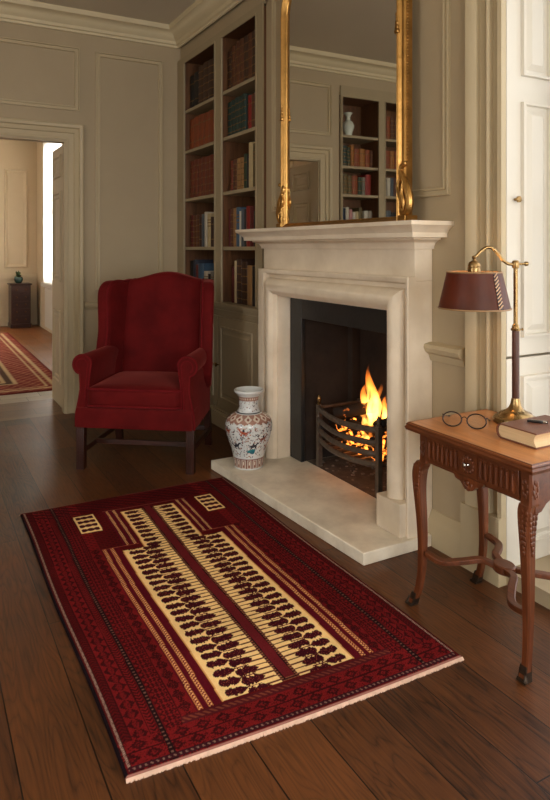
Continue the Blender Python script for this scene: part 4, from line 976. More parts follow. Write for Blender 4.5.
# ================================================================== PORCELAIN VASE
prof = [(0.0, 0.0), (0.074, 0.0), (0.082, 0.003), (0.084, 0.012), (0.085, 0.03), (0.087, 0.055), (0.093, 0.085), (0.106, 0.13), (0.122, 0.18), (0.132, 0.22), (0.1345, 0.25), (0.131, 0.275), (0.120, 0.297), (0.100, 0.314), (0.078, 0.325), (0.066, 0.333), (0.059, 0.345), (0.0555, 0.365), (0.0555, 0.395), (0.058, 0.415), (0.066, 0.432), (0.079, 0.445), (0.084, 0.452), (0.0845, 0.459), (0.081, 0.464), (0.074, 0.461), (0.060, 0.445), (0.050, 0.42), (0.047, 0.38), (0.0, 0.36)]
fine = spline(prof[1:], 5); fine = [(0.0005, 0.0)] + fine
def vase_paint():
    nth = 330
    # resample finely in arc length
    pr = [V(p) for p in fine]; out = [pr[0]]
    for a, b in zip(pr, pr[1:]):
        L = (b - a).length; k = max(1, int(L / 0.003))
        for i in range(1, k + 1): out.append(a + (b - a) * (i / k))
    R = np.array([p[0] for p in out]); Z = np.array([p[1] for p in out]); n = len(R)
    th = np.linspace(0, 2 * PI, nth, endpoint=False)
    T, ZZ = np.meshgrid(th, Z); RR = np.repeat(R[:, None], nth, 1)
    X = RR * np.cos(T); Y = RR * np.sin(T)
    col = np.empty(T.shape + (3,)); col[:] = A(s(212, 217, 218))
    arcx = T * 0.125; idx = np.arange(n)[:, None] + 0 * T
    body = (ZZ > 0.075) & (ZZ < 0.285) & (idx < n * 0.62)
    ru = np.random.default_rng(11)
    RED, DK, TEAL, PK = s(128, 76, 66), s(54, 54, 64), s(34, 122, 134), s(190, 138, 120)
    def blob(tx, z, w, h, c, ang=0.0, reg=None):
        dx = ((T - tx + PI) % (2 * PI) - PI) * 0.125; dz = ZZ - z; ca, sa = math.cos(ang), math.sin(ang)
        a = (dx * ca + dz * sa) / w; b = (-dx * sa + dz * ca) / h
        mk = (a * a + b * b < 1) & (idx < n * 0.75)
        if reg is not None: mk &= reg
        put(col, mk, c)
    for k in range(820):
        c = [DK, s(96, 96, 104), RED, s(120, 120, 124), DK, s(176, 120, 96)][ru.integers(0, 6)]
        blob(ru.uniform(0, 2 * PI), ru.uniform(0.08, 0.285), ru.uniform(0.003, 0.008), ru.uniform(0.0016, 0.0032), c, ru.uniform(-1.2, 1.2), body)
    def horse(t, z, c, f=1):
        blob(t, z, 0.021, 0.009, c, 0.25 * f); blob(t + f * 0.16, z + 0.013, 0.009, 0.005, c, 0.9 * f); blob(t + f * 0.22, z + 0.018, 0.007, 0.004, c, -0.3 * f)
        for d, a in ((-0.13, 0.9), (-0.08, 1.9), (0.09, 1.2), (0.14, 2.1)): blob(t + f * d, z - 0.013, 0.011, 0.0028, c, a)
        blob(t - f * 0.2, z + 0.004, 0.012, 0.003, c, -0.6 * f); blob(t, z + 0.013, 0.006, 0.008, DK); blob(t + 0.01, z + 0.024, 0.004, 0.004, PK)
    for i in range(7): horse(-2.65 + i * 0.9, 0.215 + 0.022 * (-1) ** i, RED if i % 3 else s(170, 84, 60), 1 if i % 2 else -1)
    for i in range(7): horse(-2.2 + i * 0.9, 0.140 + 0.012 * (-1) ** i, RED if i % 2 else DK, -1 if i % 2 else 1)
    for i in range(4):
        blob(-2.3 + i * 1.57, 0.122, 0.030, 0.010, TEAL, 0.2); blob(-2.24 + i * 1.57, 0.112, 0.017, 0.010, s(24, 104, 120))
    # shoulder band of florets, neck flecks, foot band of lappets
    sb = (ZZ > 0.289) & (ZZ < 0.326) & (idx < n * 0.75)
    put(col, sb, s(164, 124, 110)); put(col, sb & (tri(T / (2 * PI) * 14) * 0.7 + np.abs(ZZ - 0.307) / 0.03 < 0.62), s(222, 210, 196)); put(col, sb & (tri(T / (2 * PI) * 14) * 0.7 + np.abs(ZZ - 0.307) / 0.03 < 0.26), s(134, 78, 66))
    put(col, (ZZ > 0.277 + 0.012 * tri(T / (2 * PI) * 18)) & (ZZ < 0.289) & (idx < n * .75), s(158, 116, 102))
    nk = (ZZ > 0.34) & (ZZ < 0.40) & (idx < n * 0.72)
    for k in range(90): blob(ru.uniform(0, 2 * PI), ru.uniform(0.335, 0.40), ru.uniform(0.003, 0.010), 0.003, [DK, RED, s(120, 120, 124), TEAL][ru.integers(0, 4)], ru.uniform(-1, 1), nk)
    put(col, (ZZ > 0.402) & (ZZ < 0.428) & (idx < n * 0.72), s(160, 124, 110)); put(col, (ZZ > 0.410) & (ZZ < 0.420) & (tri(T / (2 * PI) * 26) < 0.5) & (idx < n * .72), s(214, 196, 180))
    put(col, (np.abs(ZZ - 0.332) < 0.003) & (idx < n * .75), DK)
    fb_ = (ZZ > 0.010) & (ZZ < 0.066); la = frac(T / (2 * PI) * 17)
    put(col, fb_, s(184, 172, 162)); put(col, fb_ & (np.abs(la - 0.5) > 0.40), s(118, 74, 66)); put(col, fb_ & (np.abs(la - 0.5) < 0.20) & (ZZ > 0.016) & (ZZ < 0.058), s(142, 96, 84)); put(col, fb_ & (np.abs(la - 0.5) < 0.08) & (np.abs(ZZ - 0.04) < 0.010), s(226, 214, 200))
    put(col, (np.abs(ZZ - 0.068) < 0.0022) & (idx < n * .5), s(120, 60, 50))
    P = np.stack([X, Y, ZZ], -1)
    me = bpy.data.meshes.new('porcelain_vase')
    ii = np.arange(n * nth).reshape(n, nth); jj = np.roll(ii, -1, 1)
    q = np.stack([ii[:-1], jj[:-1], jj[1:], ii[1:]], -1).reshape(-1, 4)
    me.from_pydata([tuple(p) for p in P.reshape(-1, 3)], [], [tuple(int(a) for a in f) for f in q])
    at = me.color_attributes.new('paint', 'FLOAT_COLOR', 'POINT')
    c4 = np.concatenate([col.reshape(-1, 3), np.ones((n * nth, 1))], 1).astype(np.float32); at.data.foreach_set('color', c4.reshape(-1))
    me.polygons.foreach_set('use_smooth', [True] * len(me.polygons))
    return me
me = vase_paint(); me.materials.append(attrmat('glazed_porcelain', 'paint', 0.18, coat=0.6, var=0.03))
o = bpy.data.objects.new('porcelain_vase', me); COL.objects.link(o); o.location = (1.746, 3.482, HZ + 0.0003); o.rotation_euler = (0, 0, 0.4); o.scale = (1.045, 1.045, 0.985)
tag(o, 'white porcelain vase painted with little red horses, on the hearth beside the armchair', 'vase')

# ================================================================== RUG
RW, RL = 1.122, 1.885
def rug(U, Vv):
    W, L = RW, RL; cx = 0.565; nz = rng.random(U.shape); U0, V0 = U, Vv
    bl = np.clip(1 - ((U - cx) / 0.54) ** 4, 0, 1); vn = Vv / L                  # the weave is a little skewed
    U = U - bl * (0.024 * vn * (1 + 0.9 * (U - cx)) - 0.005 * (1 - vn)); Vv = Vv + bl * np.clip(vn * 1.4, 0, 1) * np.clip((L - V0) / 0.15, 0, 1) * 0.060 * (U / W - 0.30)
    d = np.abs(U - cx)
    RED, MID, DRK, BLK = A(s(110, 23, 25)), A(s(86, 17, 19)), A(s(60, 14, 16)), A(s(36, 17, 19))
    CREAM, LEAF, STR = A(s(252, 212, 146)), A(s(66, 16, 26)), A(s(228, 176, 120))
    col = np.empty(U.shape + (3,)); col[:] = MID
    col *= (0.85 + 0.3 * nz)[..., None]
    du = np.where(U < cx, U, W - U); dv = np.minimum(Vv, L - Vv)
    zz = lambda x, w: np.abs(2 * frac(x / w) - 1)
    dark = np.zeros(U.shape, bool); red = np.zeros(U.shape, bool)
    def stepped(x, w, k): return np.round(zz(x, w) * k) / k
    side = (du < 0.252)
    # side borders from the edge inwards
    red |= side & (du > 0.05) & (du < 0.125) | (side & (du > 0.150) & (du < 0.200)) | (side & (du > 0.205))
    b = side & (du > 0.024) & (du < 0.046); dark |= b & (frac((Vv + np.abs(du - 0.035) * 0.9) / 0.014) < 0.5)
    dark |= side & (np.abs(du - 0.049) < 0.0022)
    b = side & (du > 0.052) & (du < 0.102); dark |= b & (np.abs(du - 0.077) < 0.006 + 0.018 * stepped(Vv, 0.044, 4)) & ~((np.abs(du - 0.077) < 0.004 + 0.006 * zz(Vv, 0.044)) & (nz < 0.7))
    dark |= side & (np.abs(du - 0.104) < 0.0022)
    b = side & (du > 0.107) & (du < 0.128); dark |= b & (frac((Vv - np.abs(du - 0.118) * 0.9) / 0.014) < 0.5)
    b = side & (du > 0.130) & (du < 0.146)
    blk = b.copy()
    b = side & (du > 0.150) & (du < 0.200); dark |= b & (((zz(Vv + du * 1.1, 0.026) < 0.36) ^ (zz(Vv - du * 1.1, 0.026) < 0.36)) | ((zz(du, 0.017) > 0.55) & (zz(Vv, 0.026) > 0.72)))
    dark |= side & (np.abs(du - 0.2025) < 0.002)
    b = side & (du > 0.206) & (du < 0.248) & (Vv < 1.30); dark |= b & (np.abs(du - 0.227) < 0.004 + 0.016 * stepped(Vv + 0.02, 0.052, 4)) & (nz < 0.85)
    # far field above the niche: dark with a fine lattice
    far = (Vv > 1.28) & (du > 0.205); dark |= far & (zz(Vv + U, 0.03) < 0.30) & (zz(Vv - U, 0.03) < 0.6)
    far2 = (Vv > L - 0.15); dark |= far2 & (zz(Vv + U * 0.7, 0.04) < 0.35)
    # near end border: big lattice
    near = (Vv < 0.118) & (Vv > 0.03); red |= near
    ph = U / 0.062 + np.floor((Vv - 0.03) / 0.044) * 0.5; qx = np.abs(frac(ph) - 0.5) * 2; qy = np.abs(frac((Vv - 0.03) / 0.044) - 0.5) * 2
    dia = qx * 0.8 + np.round(qy * 4) / 4 * 0.7
    dark = np.where(near, (dia < 0.62) & ~((dia < 0.28) & (nz < 0.75)) | (nz < 0.12), dark)
    dark = np.where((Vv < 0.13) & near & (np.abs(Vv - 0.074) < 0.003), True, dark)
    col[red] = (RED * (0.8 + 0.4 * nz[red])[:, None])
    col[dark] = (DRK * (0.75 + 0.5 * nz[dark])[:, None])
    col[blk] = BLK * 1.0
    lt = blk & (np.abs(du - 0.138) < 0.0035) & (frac(Vv / 0.016) < 0.35); col[lt] = A(s(112, 76, 64))
    # pale dotted guard near the outer edge
    g = side & (du > 0.0125) & (du < 0.0205) & (dv > 0.02)
    col[g] = np.where((frac(Vv / 0.007 + (du > 0.0165) * 0.5) < 0.55)[g][:, None], A(s(164, 134, 118)), A(s(84, 44, 44)))
    g = side & (du > 0.0205) & (du < 0.0235); col[g] = DRK
    g = (Vv > 0.012) & (Vv < 0.030) & (du > 0.0125); col[g] = np.where(((frac(U / 0.016 + Vv * 20) < 0.35) & (np.abs(Vv - 0.021) < 0.004))[g][:, None], A(s(128, 92, 82)), A(s(58, 22, 28)))
    g = (Vv > 0.120) & (Vv < 0.150) & (du > 0.20); col[g] = np.where(((zz(U + Vv, 0.02) < 0.45) & (np.abs(Vv - 0.135) < 0.008))[g][:, None], A(s(116, 56, 42)), A(s(78, 24, 28)))
    # inner stripes
    def stripe(mask, w):
        k = (frac(Vv / 0.013 + (d * 60)) < w) & (frac(Vv / 0.013 - d * 60) < 0.7)
        col[mask] = np.where(k[mask][:, None], STR * 1.05, A(s(120, 34, 32)))
    m1 = (Vv > 0.152) & (Vv < 1.285)
    inn = m1 & (d > 0.236) & (d < 0.315); col[inn] = A(s(88, 16, 28)) * (0.85 + 0.3 * nz[inn])[:, None]
    for a in (0.269, 0.301):
        stripe(m1 & (np.abs(d - a) < 0.0064), 0.55)
        e = m1 & ((np.abs(np.abs(d - a) - 0.0064) < 0.0011)); col[e] = A(s(200, 120, 70))
    m2 = (Vv >= 1.285) & (Vv < 1.705)
    inn = m2 & (d > 0.139) & (d < 0.215); col[inn] = A(s(88, 16, 28)) * (0.85 + 0.3 * nz[inn])[:, None]
    for a in (0.163, 0.196):
        stripe(m2 & (np.abs(d - a) < 0.0055), 0.68)
    e = (np.abs(Vv - 1.285) < 0.003) & (d > 0.15) & (d < 0.31); col[e] = A(s(150, 70, 56))
    e = (np.abs(Vv - 1.708) < 0.004) & (d < 0.215); col[e] = A(s(120, 56, 50))
    # cream field and its leaves
    main = (Vv > 0.158) & (Vv < 1.238) & (d < 0.228); head = (Vv >= 1.238) & (Vv < 1.668) & (d < 0.131)
    cr = main | head
    col[cr] = CREAM * (0.90 + 0.16 * nz[cr])[:, None]
    e = ((np.abs(d - 0.2305) < 0.0025) & (Vv > 0.156) & (Vv < 1.24)) | ((np.abs(d - 0.1335) < 0.0025) & (Vv > 1.24) & (Vv < 1.67)); col[e] = A(s(226, 160, 96))
    p = 0.0485
    def leaves(mask, d0, d1, v0, hgt, tipdir=1):
        w = frac((Vv - v0) / p) - 0.5; q = (d - d0) / (d1 - d0)
        ok = mask & (q > 0) & (q < 1)
        row = np.floor((Vv - v0) / p); jit = frac(np.sin(row * 12.9898 + d0 * 78.2 + (U > cx) * 3.1) * 43758.5453)
        jag = frac(np.sin(np.floor(q * 13) * 12.9898 + row * 7.71 + (w > 0) * 3.37 + d0 * 91.7) * 43758.5453)
        env = np.clip(np.minimum(q * 3.6, (1 - q) * 8 + 0.15), 0, 1) ** 0.7 * (0.58 + 0.42 * jag)
        lf = ok & (np.abs(w + 0.06 * (jit - 0.5)) < hgt * env * (0.94 + 0.12 * nz))
        return lf
    lf = leaves(main, 0.138, 0.212, 0.158, 0.45) | leaves(main, 0.066, 0.146, 0.158 + p / 2, 0.47) | leaves(head, 0.052, 0.122, 0.158 + 0.004, 0.44)
    stem = cr & (d > 0.026) & (d < 0.15) & (np.abs(frac((Vv - 0.158) / (p / 2) + 0.0) - 0.5) < 0.14) & (d < np.where(head, 0.06, 0.10))
    stem |= main & (d > 0.09) & (d < 0.15) & (np.abs(frac((Vv - 0.158) / p) - 0.5) < 0.045)
    col[stem] = A(s(96, 48, 38))
    col[lf] = LEAF * (0.55 + 0.7 * nz[lf])[:, None]
    hi = lf & (nz > 0.93); col[hi] = A(s(140, 70, 50))
    e = cr & (d < 0.031); col[e] = np.where((frac(Vv / 0.012) < 0.45)[e][:, None], A(s(140, 90, 62)), A(s(66, 28, 28))) * (0.7 + 0.6 * nz[e])[:, None]
    band = (d < 0.0185) & (Vv > 0.172) & (Vv < 1.69); col[band] = A(s(100, 28, 33)) * (0.85 + 0.3 * nz[band])[:, None]
    e = (np.abs(d - 0.0195) < 0.0018) & (Vv > 0.16) & (Vv < 1.68); col[e] = BLK
    # small hand panels in the spandrels
    for uc in (0.256, 0.874):
        w, v0, v1 = 0.048, 1.490, 1.700
        pn = (np.abs(U - uc) < w) & (Vv > v0) & (Vv < v1); col[pn] = CREAM * 0.96
        q = (U - uc) / w; r = frac((Vv - v0 - 0.006) / 0.050) - 0.5
        dk = (np.abs(U - uc) < w - 0.008) & (Vv > v0 + 0.008) & (Vv < v1 - 0.008) & (np.abs(r) < 0.34 * (0.55 + 0.45 * np.abs(np.cos(q * 5.0)))); col[dk] = LEAF * 1.1
    # selvages
    col[du < 0.0085] = A(s(30, 20, 24))
    col[(Vv > L - 0.012)] = A(s(120, 60, 54))
    col[Vv < 0.006] = A(s(150, 100, 90))
    # lie of the rug on the floor
    U, Vv = U0, V0; u = U / W; v = Vv / L
    X = 0.470 + U + 0.004 * np.sin(v * 9) - 0.010 * (1 - v) * u
    Yv = 1.632 + Vv * (3.515 - 1.632) / L + (1 - v) * (-0.046 * u - 0.010 * np.sin(u * PI)) - 0.006 * v * u
    # pile height, dropping at the edges
    ed = np.minimum(np.minimum(U, W - U), np.minimum(Vv, L - Vv))
    Z = 0.0105 * np.clip(ed / 0.007, 0.12, 1) ** 0.5 + 0.0009 * np.sin(U * 23 + Vv * 5) * np.sin(Vv * 17) * np.clip(ed / 0.05, 0, 1)
    return col, np.stack([X, Yv, Z], -1)
me = paint_mesh('prayer_rug', 450, 750, RW, RL, rug)
me.materials.append(attrmat('rug_wool', 'paint', 0.95, bump=0.5, bscale=420, var=0.16, nscale=4, spec=0.05))
rugo = bpy.data.objects.new('prayer_rug', me); COL.objects.link(rugo)
tag(rugo, 'deep red wool rug with cream leaf-patterned centre on the plank floor', 'rug')
fringe_m = pm('wool_fringe', s(214, 180, 160), 0.9, var=0.15, scale=60)
def fringe(near):
    m = MB(); rr = random.Random(4); n = 420
    for k in range(n):
        u = (k + 0.5) / n; x = 0.472 + (RW - 0.004) * u - (0.010 * u if near else 0)
        if near: y = 1.632 - 0.046 * u - 0.010 * math.sin(u * PI); L_ = rr.uniform(0.006, 0.010); dy = -L_
        else: y = 3.515 - 0.006 * u; dy = rr.uniform(0.004, 0.008)
        dx = rr.uniform(-0.002, 0.002); w = 0.0019; h0 = 0.0075 if near else 0.004
        m.add([(x - w, y, 0.001), (x + w, y, 0.001), (x + w, y, h0), (x - w, y, h0), (x + dx - w, y + dy, 0.0005), (x + dx + w, y + dy, 0.0005), (x + dx + w, y + dy, h0 * 0.45), (x + dx - w, y + dy, h0 * 0.45)], [(0, 1, 2, 3), (4, 7, 6, 5), (0, 4, 5, 1), (3, 2, 6, 7), (0, 3, 7, 4), (1, 5, 6, 2)])
    f = obj('fringe', m, fringe_m, rugo, sharp=30); f['kind'] = 'stuff'; f['label'] = 'pale fringe'
fringe(True); fringe(False)

# ================================================================== SIDE TABLE
TX0, TX1, TY0, TY1, TZ = 1.614, 2.035, 1.336, 1.912, 0.700
tb = thing('side_table', 'carved walnut side table with cabriole legs beside the window', 'table', ((TX0 + TX1) / 2, (TY0 + TY1) / 2, 0))
tcx, tcy = (TX0 + TX1) / 2, (TY0 + TY1) / 2
m = MB(); ed = [(-0.012, TZ - 0.030), (-0.004, TZ - 0.028), (0.0, TZ - 0.018), (-0.004, TZ - 0.013), (-0.003, TZ - 0.008), (-0.005, TZ - 0.003), (-0.010, TZ)]
def rect(i): return [(TX0 + i, TY0 + i), (TX1 - i, TY0 + i), (TX1 - i, TY1 - i), (TX0 + i, TY1 - i)]
m.loft([[(x, y, z) for x, y in rect(-o)] for o, z in ed]); top = obj('tabletop', m, ttop_m, tb, sharp=25)
m = MB(); m.mitre([(TX0, TY0), (TX1, TY0), (TX1, TY1), (TX0, TY1)], [(0.012, TZ - 0.0305), (0.002, TZ - 0.0285), (-0.002, TZ - 0.018), (0.003, TZ - 0.012), (0.002, TZ - 0.007), (0.006, TZ - 0.002), (0.009, TZ + 0.0003), (0.012, TZ + 0.0003)], lambda a, b, h: (a, b, h)); obj('edge_moulding', m, tableh_m, top)
AX0, AX1, AY0, AY1, AZ0, AZ1 = TX0 + 0.036, TX1 - 0.036, TY0 + 0.036, TY1 - 0.036, 0.560, TZ - 0.0305
m = MB(); m.box(AX0 + 0.006, AX1 - 0.006, AY0 + 0.04, AY1 - 0.04, AZ0, AZ1)   # body behind the front
m.box(AX0 + 0.04, AX1 - 0.04, AY0 + 0.006, AY1 - 0.006, AZ0 + 0.02, AZ1)
# shaped short-side skirt
sk = [(AX0 + 0.02, AZ1 - 0.01), (AX0 + 0.02, AZ0 - 0.03)] + [(AX0 + 0.05 + (AX1 - AX0 - 0.10) * k / 12, AZ0 - 0.025 + 0.045 * math.sin(PI * k / 12) ** 0.6) for k in range(13)] + [(AX1 - 0.02, AZ0 - 0.03), (AX1 - 0.02, AZ1 - 0.01)]
m.prism(sk, AY0, AY0 + 0.016, lambda a, b, t: (a, t, b))
obj('apron', m, tableh_m, tb, bevel=0.002)
# drawer front with flutes, rosette, knob and carved drop
m = MB(); m.box(AX0 - 0.003, AX0 + 0.005, AY0 + 0.044, AY1 - 0.044, AZ0 + 0.010, AZ1 - 0.006); dr = obj('drawer', m, tableh_m, tb, bevel=0.002)
m = MB(); yc = tcy
for sgn in (-1, 1):
    m = MB()
    for k in range(7):
        y = yc + sgn * (0.056 + k * 0.0222)
        pts = arc(y, AZ1 - 0.026, 0.0068, 0, 180, 8) + arc(y, AZ0 + 0.028, 0.0068, 180, 360, 8)
        m.prism(pts, AX0 - 0.0075, AX0 - 0.003, lambda a, b, t: (t, a, b))
        pts = arc(y, AZ1 - 0.028, 0.0042, 0, 180, 8) + arc(y, AZ0 + 0.030, 0.0042, 180, 360, 8)
        m.tube([(AX0 - 0.0078, y, AZ0 + 0.030), (AX0 - 0.0085, y, (AZ0 + AZ1) / 2), (AX0 - 0.0078, y, AZ1 - 0.028)], 0.0034, 8)
    obj('fluting', m, table_m, dr, sharp=40)
m = MB(); zc = (AZ0 + AZ1) / 2 + 0.002
m.box(AX0 - 0.007, AX0 - 0.003, yc - 0.040, yc + 0.040, AZ0 + 0.016, AZ1 - 0.010)
for k in range(12):
    a = 2 * PI * k / 12
    m.rbox((AX0 - 0.009, yc + 0.024 * math.cos(a), zc + 0.024 * math.sin(a)), (0.004, 0.007, 0.007), 0.0038, 2)
obj('rosette', m, tableh_m, dr, sharp=60)
m = MB(); m.tube([(AX0 - 0.006, yc, zc), (AX0 - 0.014, yc, zc), (AX0 - 0.018, yc, zc), (AX0 - 0.024, yc, zc), (AX0 - 0.027, yc, zc)], [0.008, 0.004, 0.008, 0.0075, 0.003], 14); obj('knob', m, steel_m, dr)
m = MB()
drop = [(yc - 0.07, AZ0 + 0.012), (yc - 0.06, AZ0 - 0.004), (yc - 0.035, AZ0 - 0.010), (yc - 0.02, AZ0 - 0.026), (yc, AZ0 - 0.034), (yc + 0.02, AZ0 - 0.026), (yc + 0.035, AZ0 - 0.010), (yc + 0.06, AZ0 - 0.004), (yc + 0.07, AZ0 + 0.012)]
m.prism(drop, AX0 - 0.006, AX0 + 0.012, lambda a, b, t: (t, a, b))
for k in range(5):
    a = PI * (1.15 + 0.7 * k / 4); m.rbox((AX0 - 0.008, yc + 0.018 * math.cos(a), AZ0 - 0.004 + 0.018 * math.sin(a)), (0.004, 0.006, 0.009), 0.0038, 2)
m.rbox((AX0 - 0.009, yc, AZ0 - 0.004), (0.005, 0.008, 0.008), 0.0048, 2)
obj('carved_drop', m, table_m, tb, sharp=60)
# cabriole legs
def table_leg(sx, sy):
    x0 = AX0 + 0.021 if sx < 0 else AX1 - 0.021; y0 = AY0 + 0.021 if sy < 0 else AY1 - 0.021
    # (z, outward shift, half width)
    st = [(AZ1, 0.0, 0.022), (AZ0 + 0.004, 0.0, 0.022), (AZ0 - 0.004, 0.006, 0.0235), (0.530, 0.014, 0.0245), (0.49, 0.017, 0.0225), (0.43, 0.016, 0.0195), (0.34, 0.012, 0.0170), (0.24, 0.010, 0.0150), (0.15, 0.012, 0.0132), (0.08, 0.018, 0.0125), (0.045, 0.024, 0.0130), (0.02, 0.032, 0.0150), (0.0, 0.037, 0.0155)]
    fine_ = spline(st, 4); m = MB(); rings = []
    for z, o_, w in fine_:
        cx_, cy_ = x0 + sx * o_ * (0.4 if sy > 0 else 0.05), y0 + sy * o_ * (2.0 if sy > 0 else -0.55); c = w * 0.30
        pts = [(-w, -w + c), (-w + c, -w), (w - c, -w), (w, -w + c), (w, w - c), (w - c, w), (-w + c, w), (-w, w - c)]
        rings.append([(cx_ + a, cy_ + b, max(z, 0.0)) for a, b in pts])
    m.loft(rings); lg = obj('leg', m, table_m, tb, sharp=40)
    # carved acanthus on the knee (two outer faces) and pendant husk above
    for ax in (0, 1):
        q = MB()
        for k in range(9):
            t = k / 8; z = 0.536 - 0.13 * t; w = 0.017 * (1 - t) + 0.003
            oo = 0.0125 + 0.002 * math.sin(t * PI)
            for sd in (-1, 0, 1):
                if sd and k > 6: continue
                hw = 0.0235 - 0.004 * t
                ky = 2.0 if sy > 0 else -0.55
                if ax == 0: c = (x0 + sx * (oo * (0.4 if sy > 0 else 0.05) + hw - 0.0016), y0 + sy * oo * ky + sd * w * 0.75, z - abs(sd) * 0.002)
                else: c = (x0 + sx * oo * (0.4 if sy > 0 else 0.05) + sd * w * 0.75, y0 + sy * (oo * ky + hw - 0.0016), z - abs(sd) * 0.002)
                h = (0.0035, 0.0045, 0.0085) if ax == 0 else (0.0045, 0.0035, 0.0085)
                q.rbox(c, h, 0.0033, 2)
        obj('knee_carving', q, table_m, lg, sharp=60)
        q = MB()
        for k in range(7):
            a = 2 * PI * k / 7; dz, dl = 0.022 * math.sin(a), 0.010 * math.cos(a)
            c = (x0 + sx * 0.022, y0 + dl, 0.608 + dz) if ax == 0 else (x0 + dl, y0 + sy * 0.022, 0.608 + dz)
            q.rbox(c, (0.003, 0.004, 0.008) if ax == 0 else (0.004, 0.003, 0.008), 0.0028, 2)
        obj('carved_oval', q, table_m, lg, sharp=60)
    # dark metal sabot
    q = MB(); kx, ky = (0.4 if sy > 0 else 0.05), (2.0 if sy > 0 else -0.55); fx, fy = x0 + sx * 0.031 * kx, y0 + sy * 0.031 * ky
    q.loft([[(fx + a * w + sx * o_ * kx, fy + b * w + sy * o_ * ky, z) for a, b in ((-1, -1), (1, -1), (1, 1), (-1, 1))] for z, w, o_ in ((0.0, 0.0175, 0.005), (0.010, 0.0165, 0.004), (0.015, 0.0150, 0.0), (0.04, 0.0140, -0.004), (0.055, 0.0128, -0.007))])
    q.tube([(fx + sx * 0.015, fy + sy * 0.015, 0.008), (fx + sx * 0.010, fy + sy * 0.010, 0.035)], [0.007, 0.003], 8)
    obj('foot_cap', q, pewter_m, lg, sharp=40, bevel=0.0015)
for sx in (-1, 1):
    for sy in (-1, 1): table_leg(sx, sy)
# wavy cross stretcher with an oval centre
CX, CY, SZ = tcx + 0.015, tcy + 0.02, 0.205
for sx in (-1, 1):
    for sy in (-1, 1):
        x0 = AX0 + 0.010 if sx < 0 else AX1 - 0.010; y0 = AY0 + 0.017 if sy < 0 else AY1 - 0.010
        a = V((x0 - sx * 0.008, y0 - sy * 0.008, SZ + 0.012)); b = V((CX + sx * 0.018, CY + sy * 0.025, SZ + 0.010)); dv_ = b - a; side_ = V((-dv_.y, dv_.x, 0)).normalized() * (sx * sy)
        pts = spline([tuple(a), tuple(a + dv_ * 0.25 + side_ * 0.030 + V((0, 0, -0.008))), tuple(a + dv_ * 0.55 + side_ * 0.012), tuple(a + dv_ * 0.8 - side_ * 0.012 + V((0, 0, 0.006))), tuple(b)], 6)
        m = MB(); rings = []
        for k, p in enumerate(pts):
            p = V(p); t_ = V(pts[min(k + 1, len(pts) - 1)]) - V(pts[max(k - 1, 0)]); n_ = V((-t_.y, t_.x, 0)).normalized() * (0.011 + 0.003 * math.sin(PI * k / (len(pts) - 1)))
            rings.append([tuple(p - n_ - V((0, 0, 0.009))), tuple(p + n_ - V((0, 0, 0.009))), tuple(p + n_ + V((0, 0, 0.009))), tuple(p - n_ + V((0, 0, 0.009)))])
        m.loft(rings); obj('stretcher', m, tableh_m, tb, sharp=50, bevel=0.003)
m = MB(); n = 28
m.loft([[(CX + r * 0.034 * math.cos(2 * PI * k / n), CY + r * 0.044 * math.sin(2 * PI * k / n), z) for k in range(n)] for r, z in ((0.9, SZ - 0.006), (1, SZ - 0.002), (1, SZ + 0.020), (0.9, SZ + 0.024))]); obj('stretcher_boss', m, tableh_m, tb)

# ================================================================== LAMP
LX, LY = 1.972, 1.708
RZ = -math.atan(362 / 655.)
lp = thing('desk_lamp', 'brass desk lamp with a stitched brown leather shade on the walnut table', 'lamp', (LX, LY, TZ + 0.0004), RZ)
lp.scale = (1, 1, 0.985)
def lobj(name, m, mat, parent=lp, **kw): return obj(name, m, mat, parent, world=False, **kw)
m = MB(); m.lathe([(0.0, 0), (0.080, 0), (0.084, 0.004), (0.084, 0.009), (0.081, 0.013), (0.080, 0.018), (0.066, 0.024), (0.062, 0.026), (0.058, 0.034), (0.040, 0.042), (0.027, 0.052), (0.020, 0.066), (0.017, 0.080), (0.015, 0.090)], 40); lobj('base', m, brass_m, sharp=40)
m = MB(); m.lathe([(0.0125, 0.088), (0.0135, 0.095), (0.0135, 0.340), (0.0125, 0.346)], 24); lobj('leather_column', m, lleather_m)
m = MB(); m.lathe([(0.0115, 0.344), (0.017, 0.346), (0.018, 0.352), (0.014, 0.356), (0.012, 0.366), (0.0085, 0.372)], 24); m.tube([(0.010, 0, 0.351), (0.022, 0, 0.351), (0.024, 0, 0.351), (0.028, 0, 0.351)], [0.003, 0.003, 0.006, 0.005], 10); lobj('collar', m, brass_m)
m = MB(); m.lathe([(0.0082, 0.37), (0.0082, 0.585)], 20); lobj('pole', m, brass_m)
m = MB(); m.lathe([(0.0100, 0.582), (0.0125, 0.584), (0.0135, 0.592), (0.0135, 0.606), (0.010, 0.612), (0.0, 0.614)], 20)
m.tube([(0.0, 0, 0.598), (0.030, 0, 0.599), (0.036, 0, 0.5995), (0.044, 0, 0.600), (0.048, 0, 0.600)], [0.005, 0.0045, 0.009, 0.009, 0.005], 12); lobj('clamp', m, brass_m)
armp = spline([(-0.008, 0, 0.598), (-0.026, 0, 0.599), (-0.046, 0, 0.612), (-0.066, 0, 0.638), (-0.086, 0, 0.658), (-0.108, 0, 0.661), (-0.128, 0, 0.648), (-0.144, 0, 0.632), (-0.154, 0, 0.622)], 6)
m = MB(); m.tube(armp, 0.0062, 12); lobj('arm', m, brass_m, sharp=180)
SXc = -0.155
m = MB(); m.lathe([(0.0, 0.632), (0.007, 0.630), (0.009, 0.624), (0.006, 0.617), (0.008, 0.612), (0.018, 0.606), (0.023, 0.598), (0.024, 0.590), (0.0225, 0.587), (0.024, 0.583), (0.024, 0.568), (0.030, 0.565), (0.030, 0.560), (0.012, 0.556), (0.0, 0.556)], 24, (SXc, 0, 0)); lobj('socket', m, brass_m)
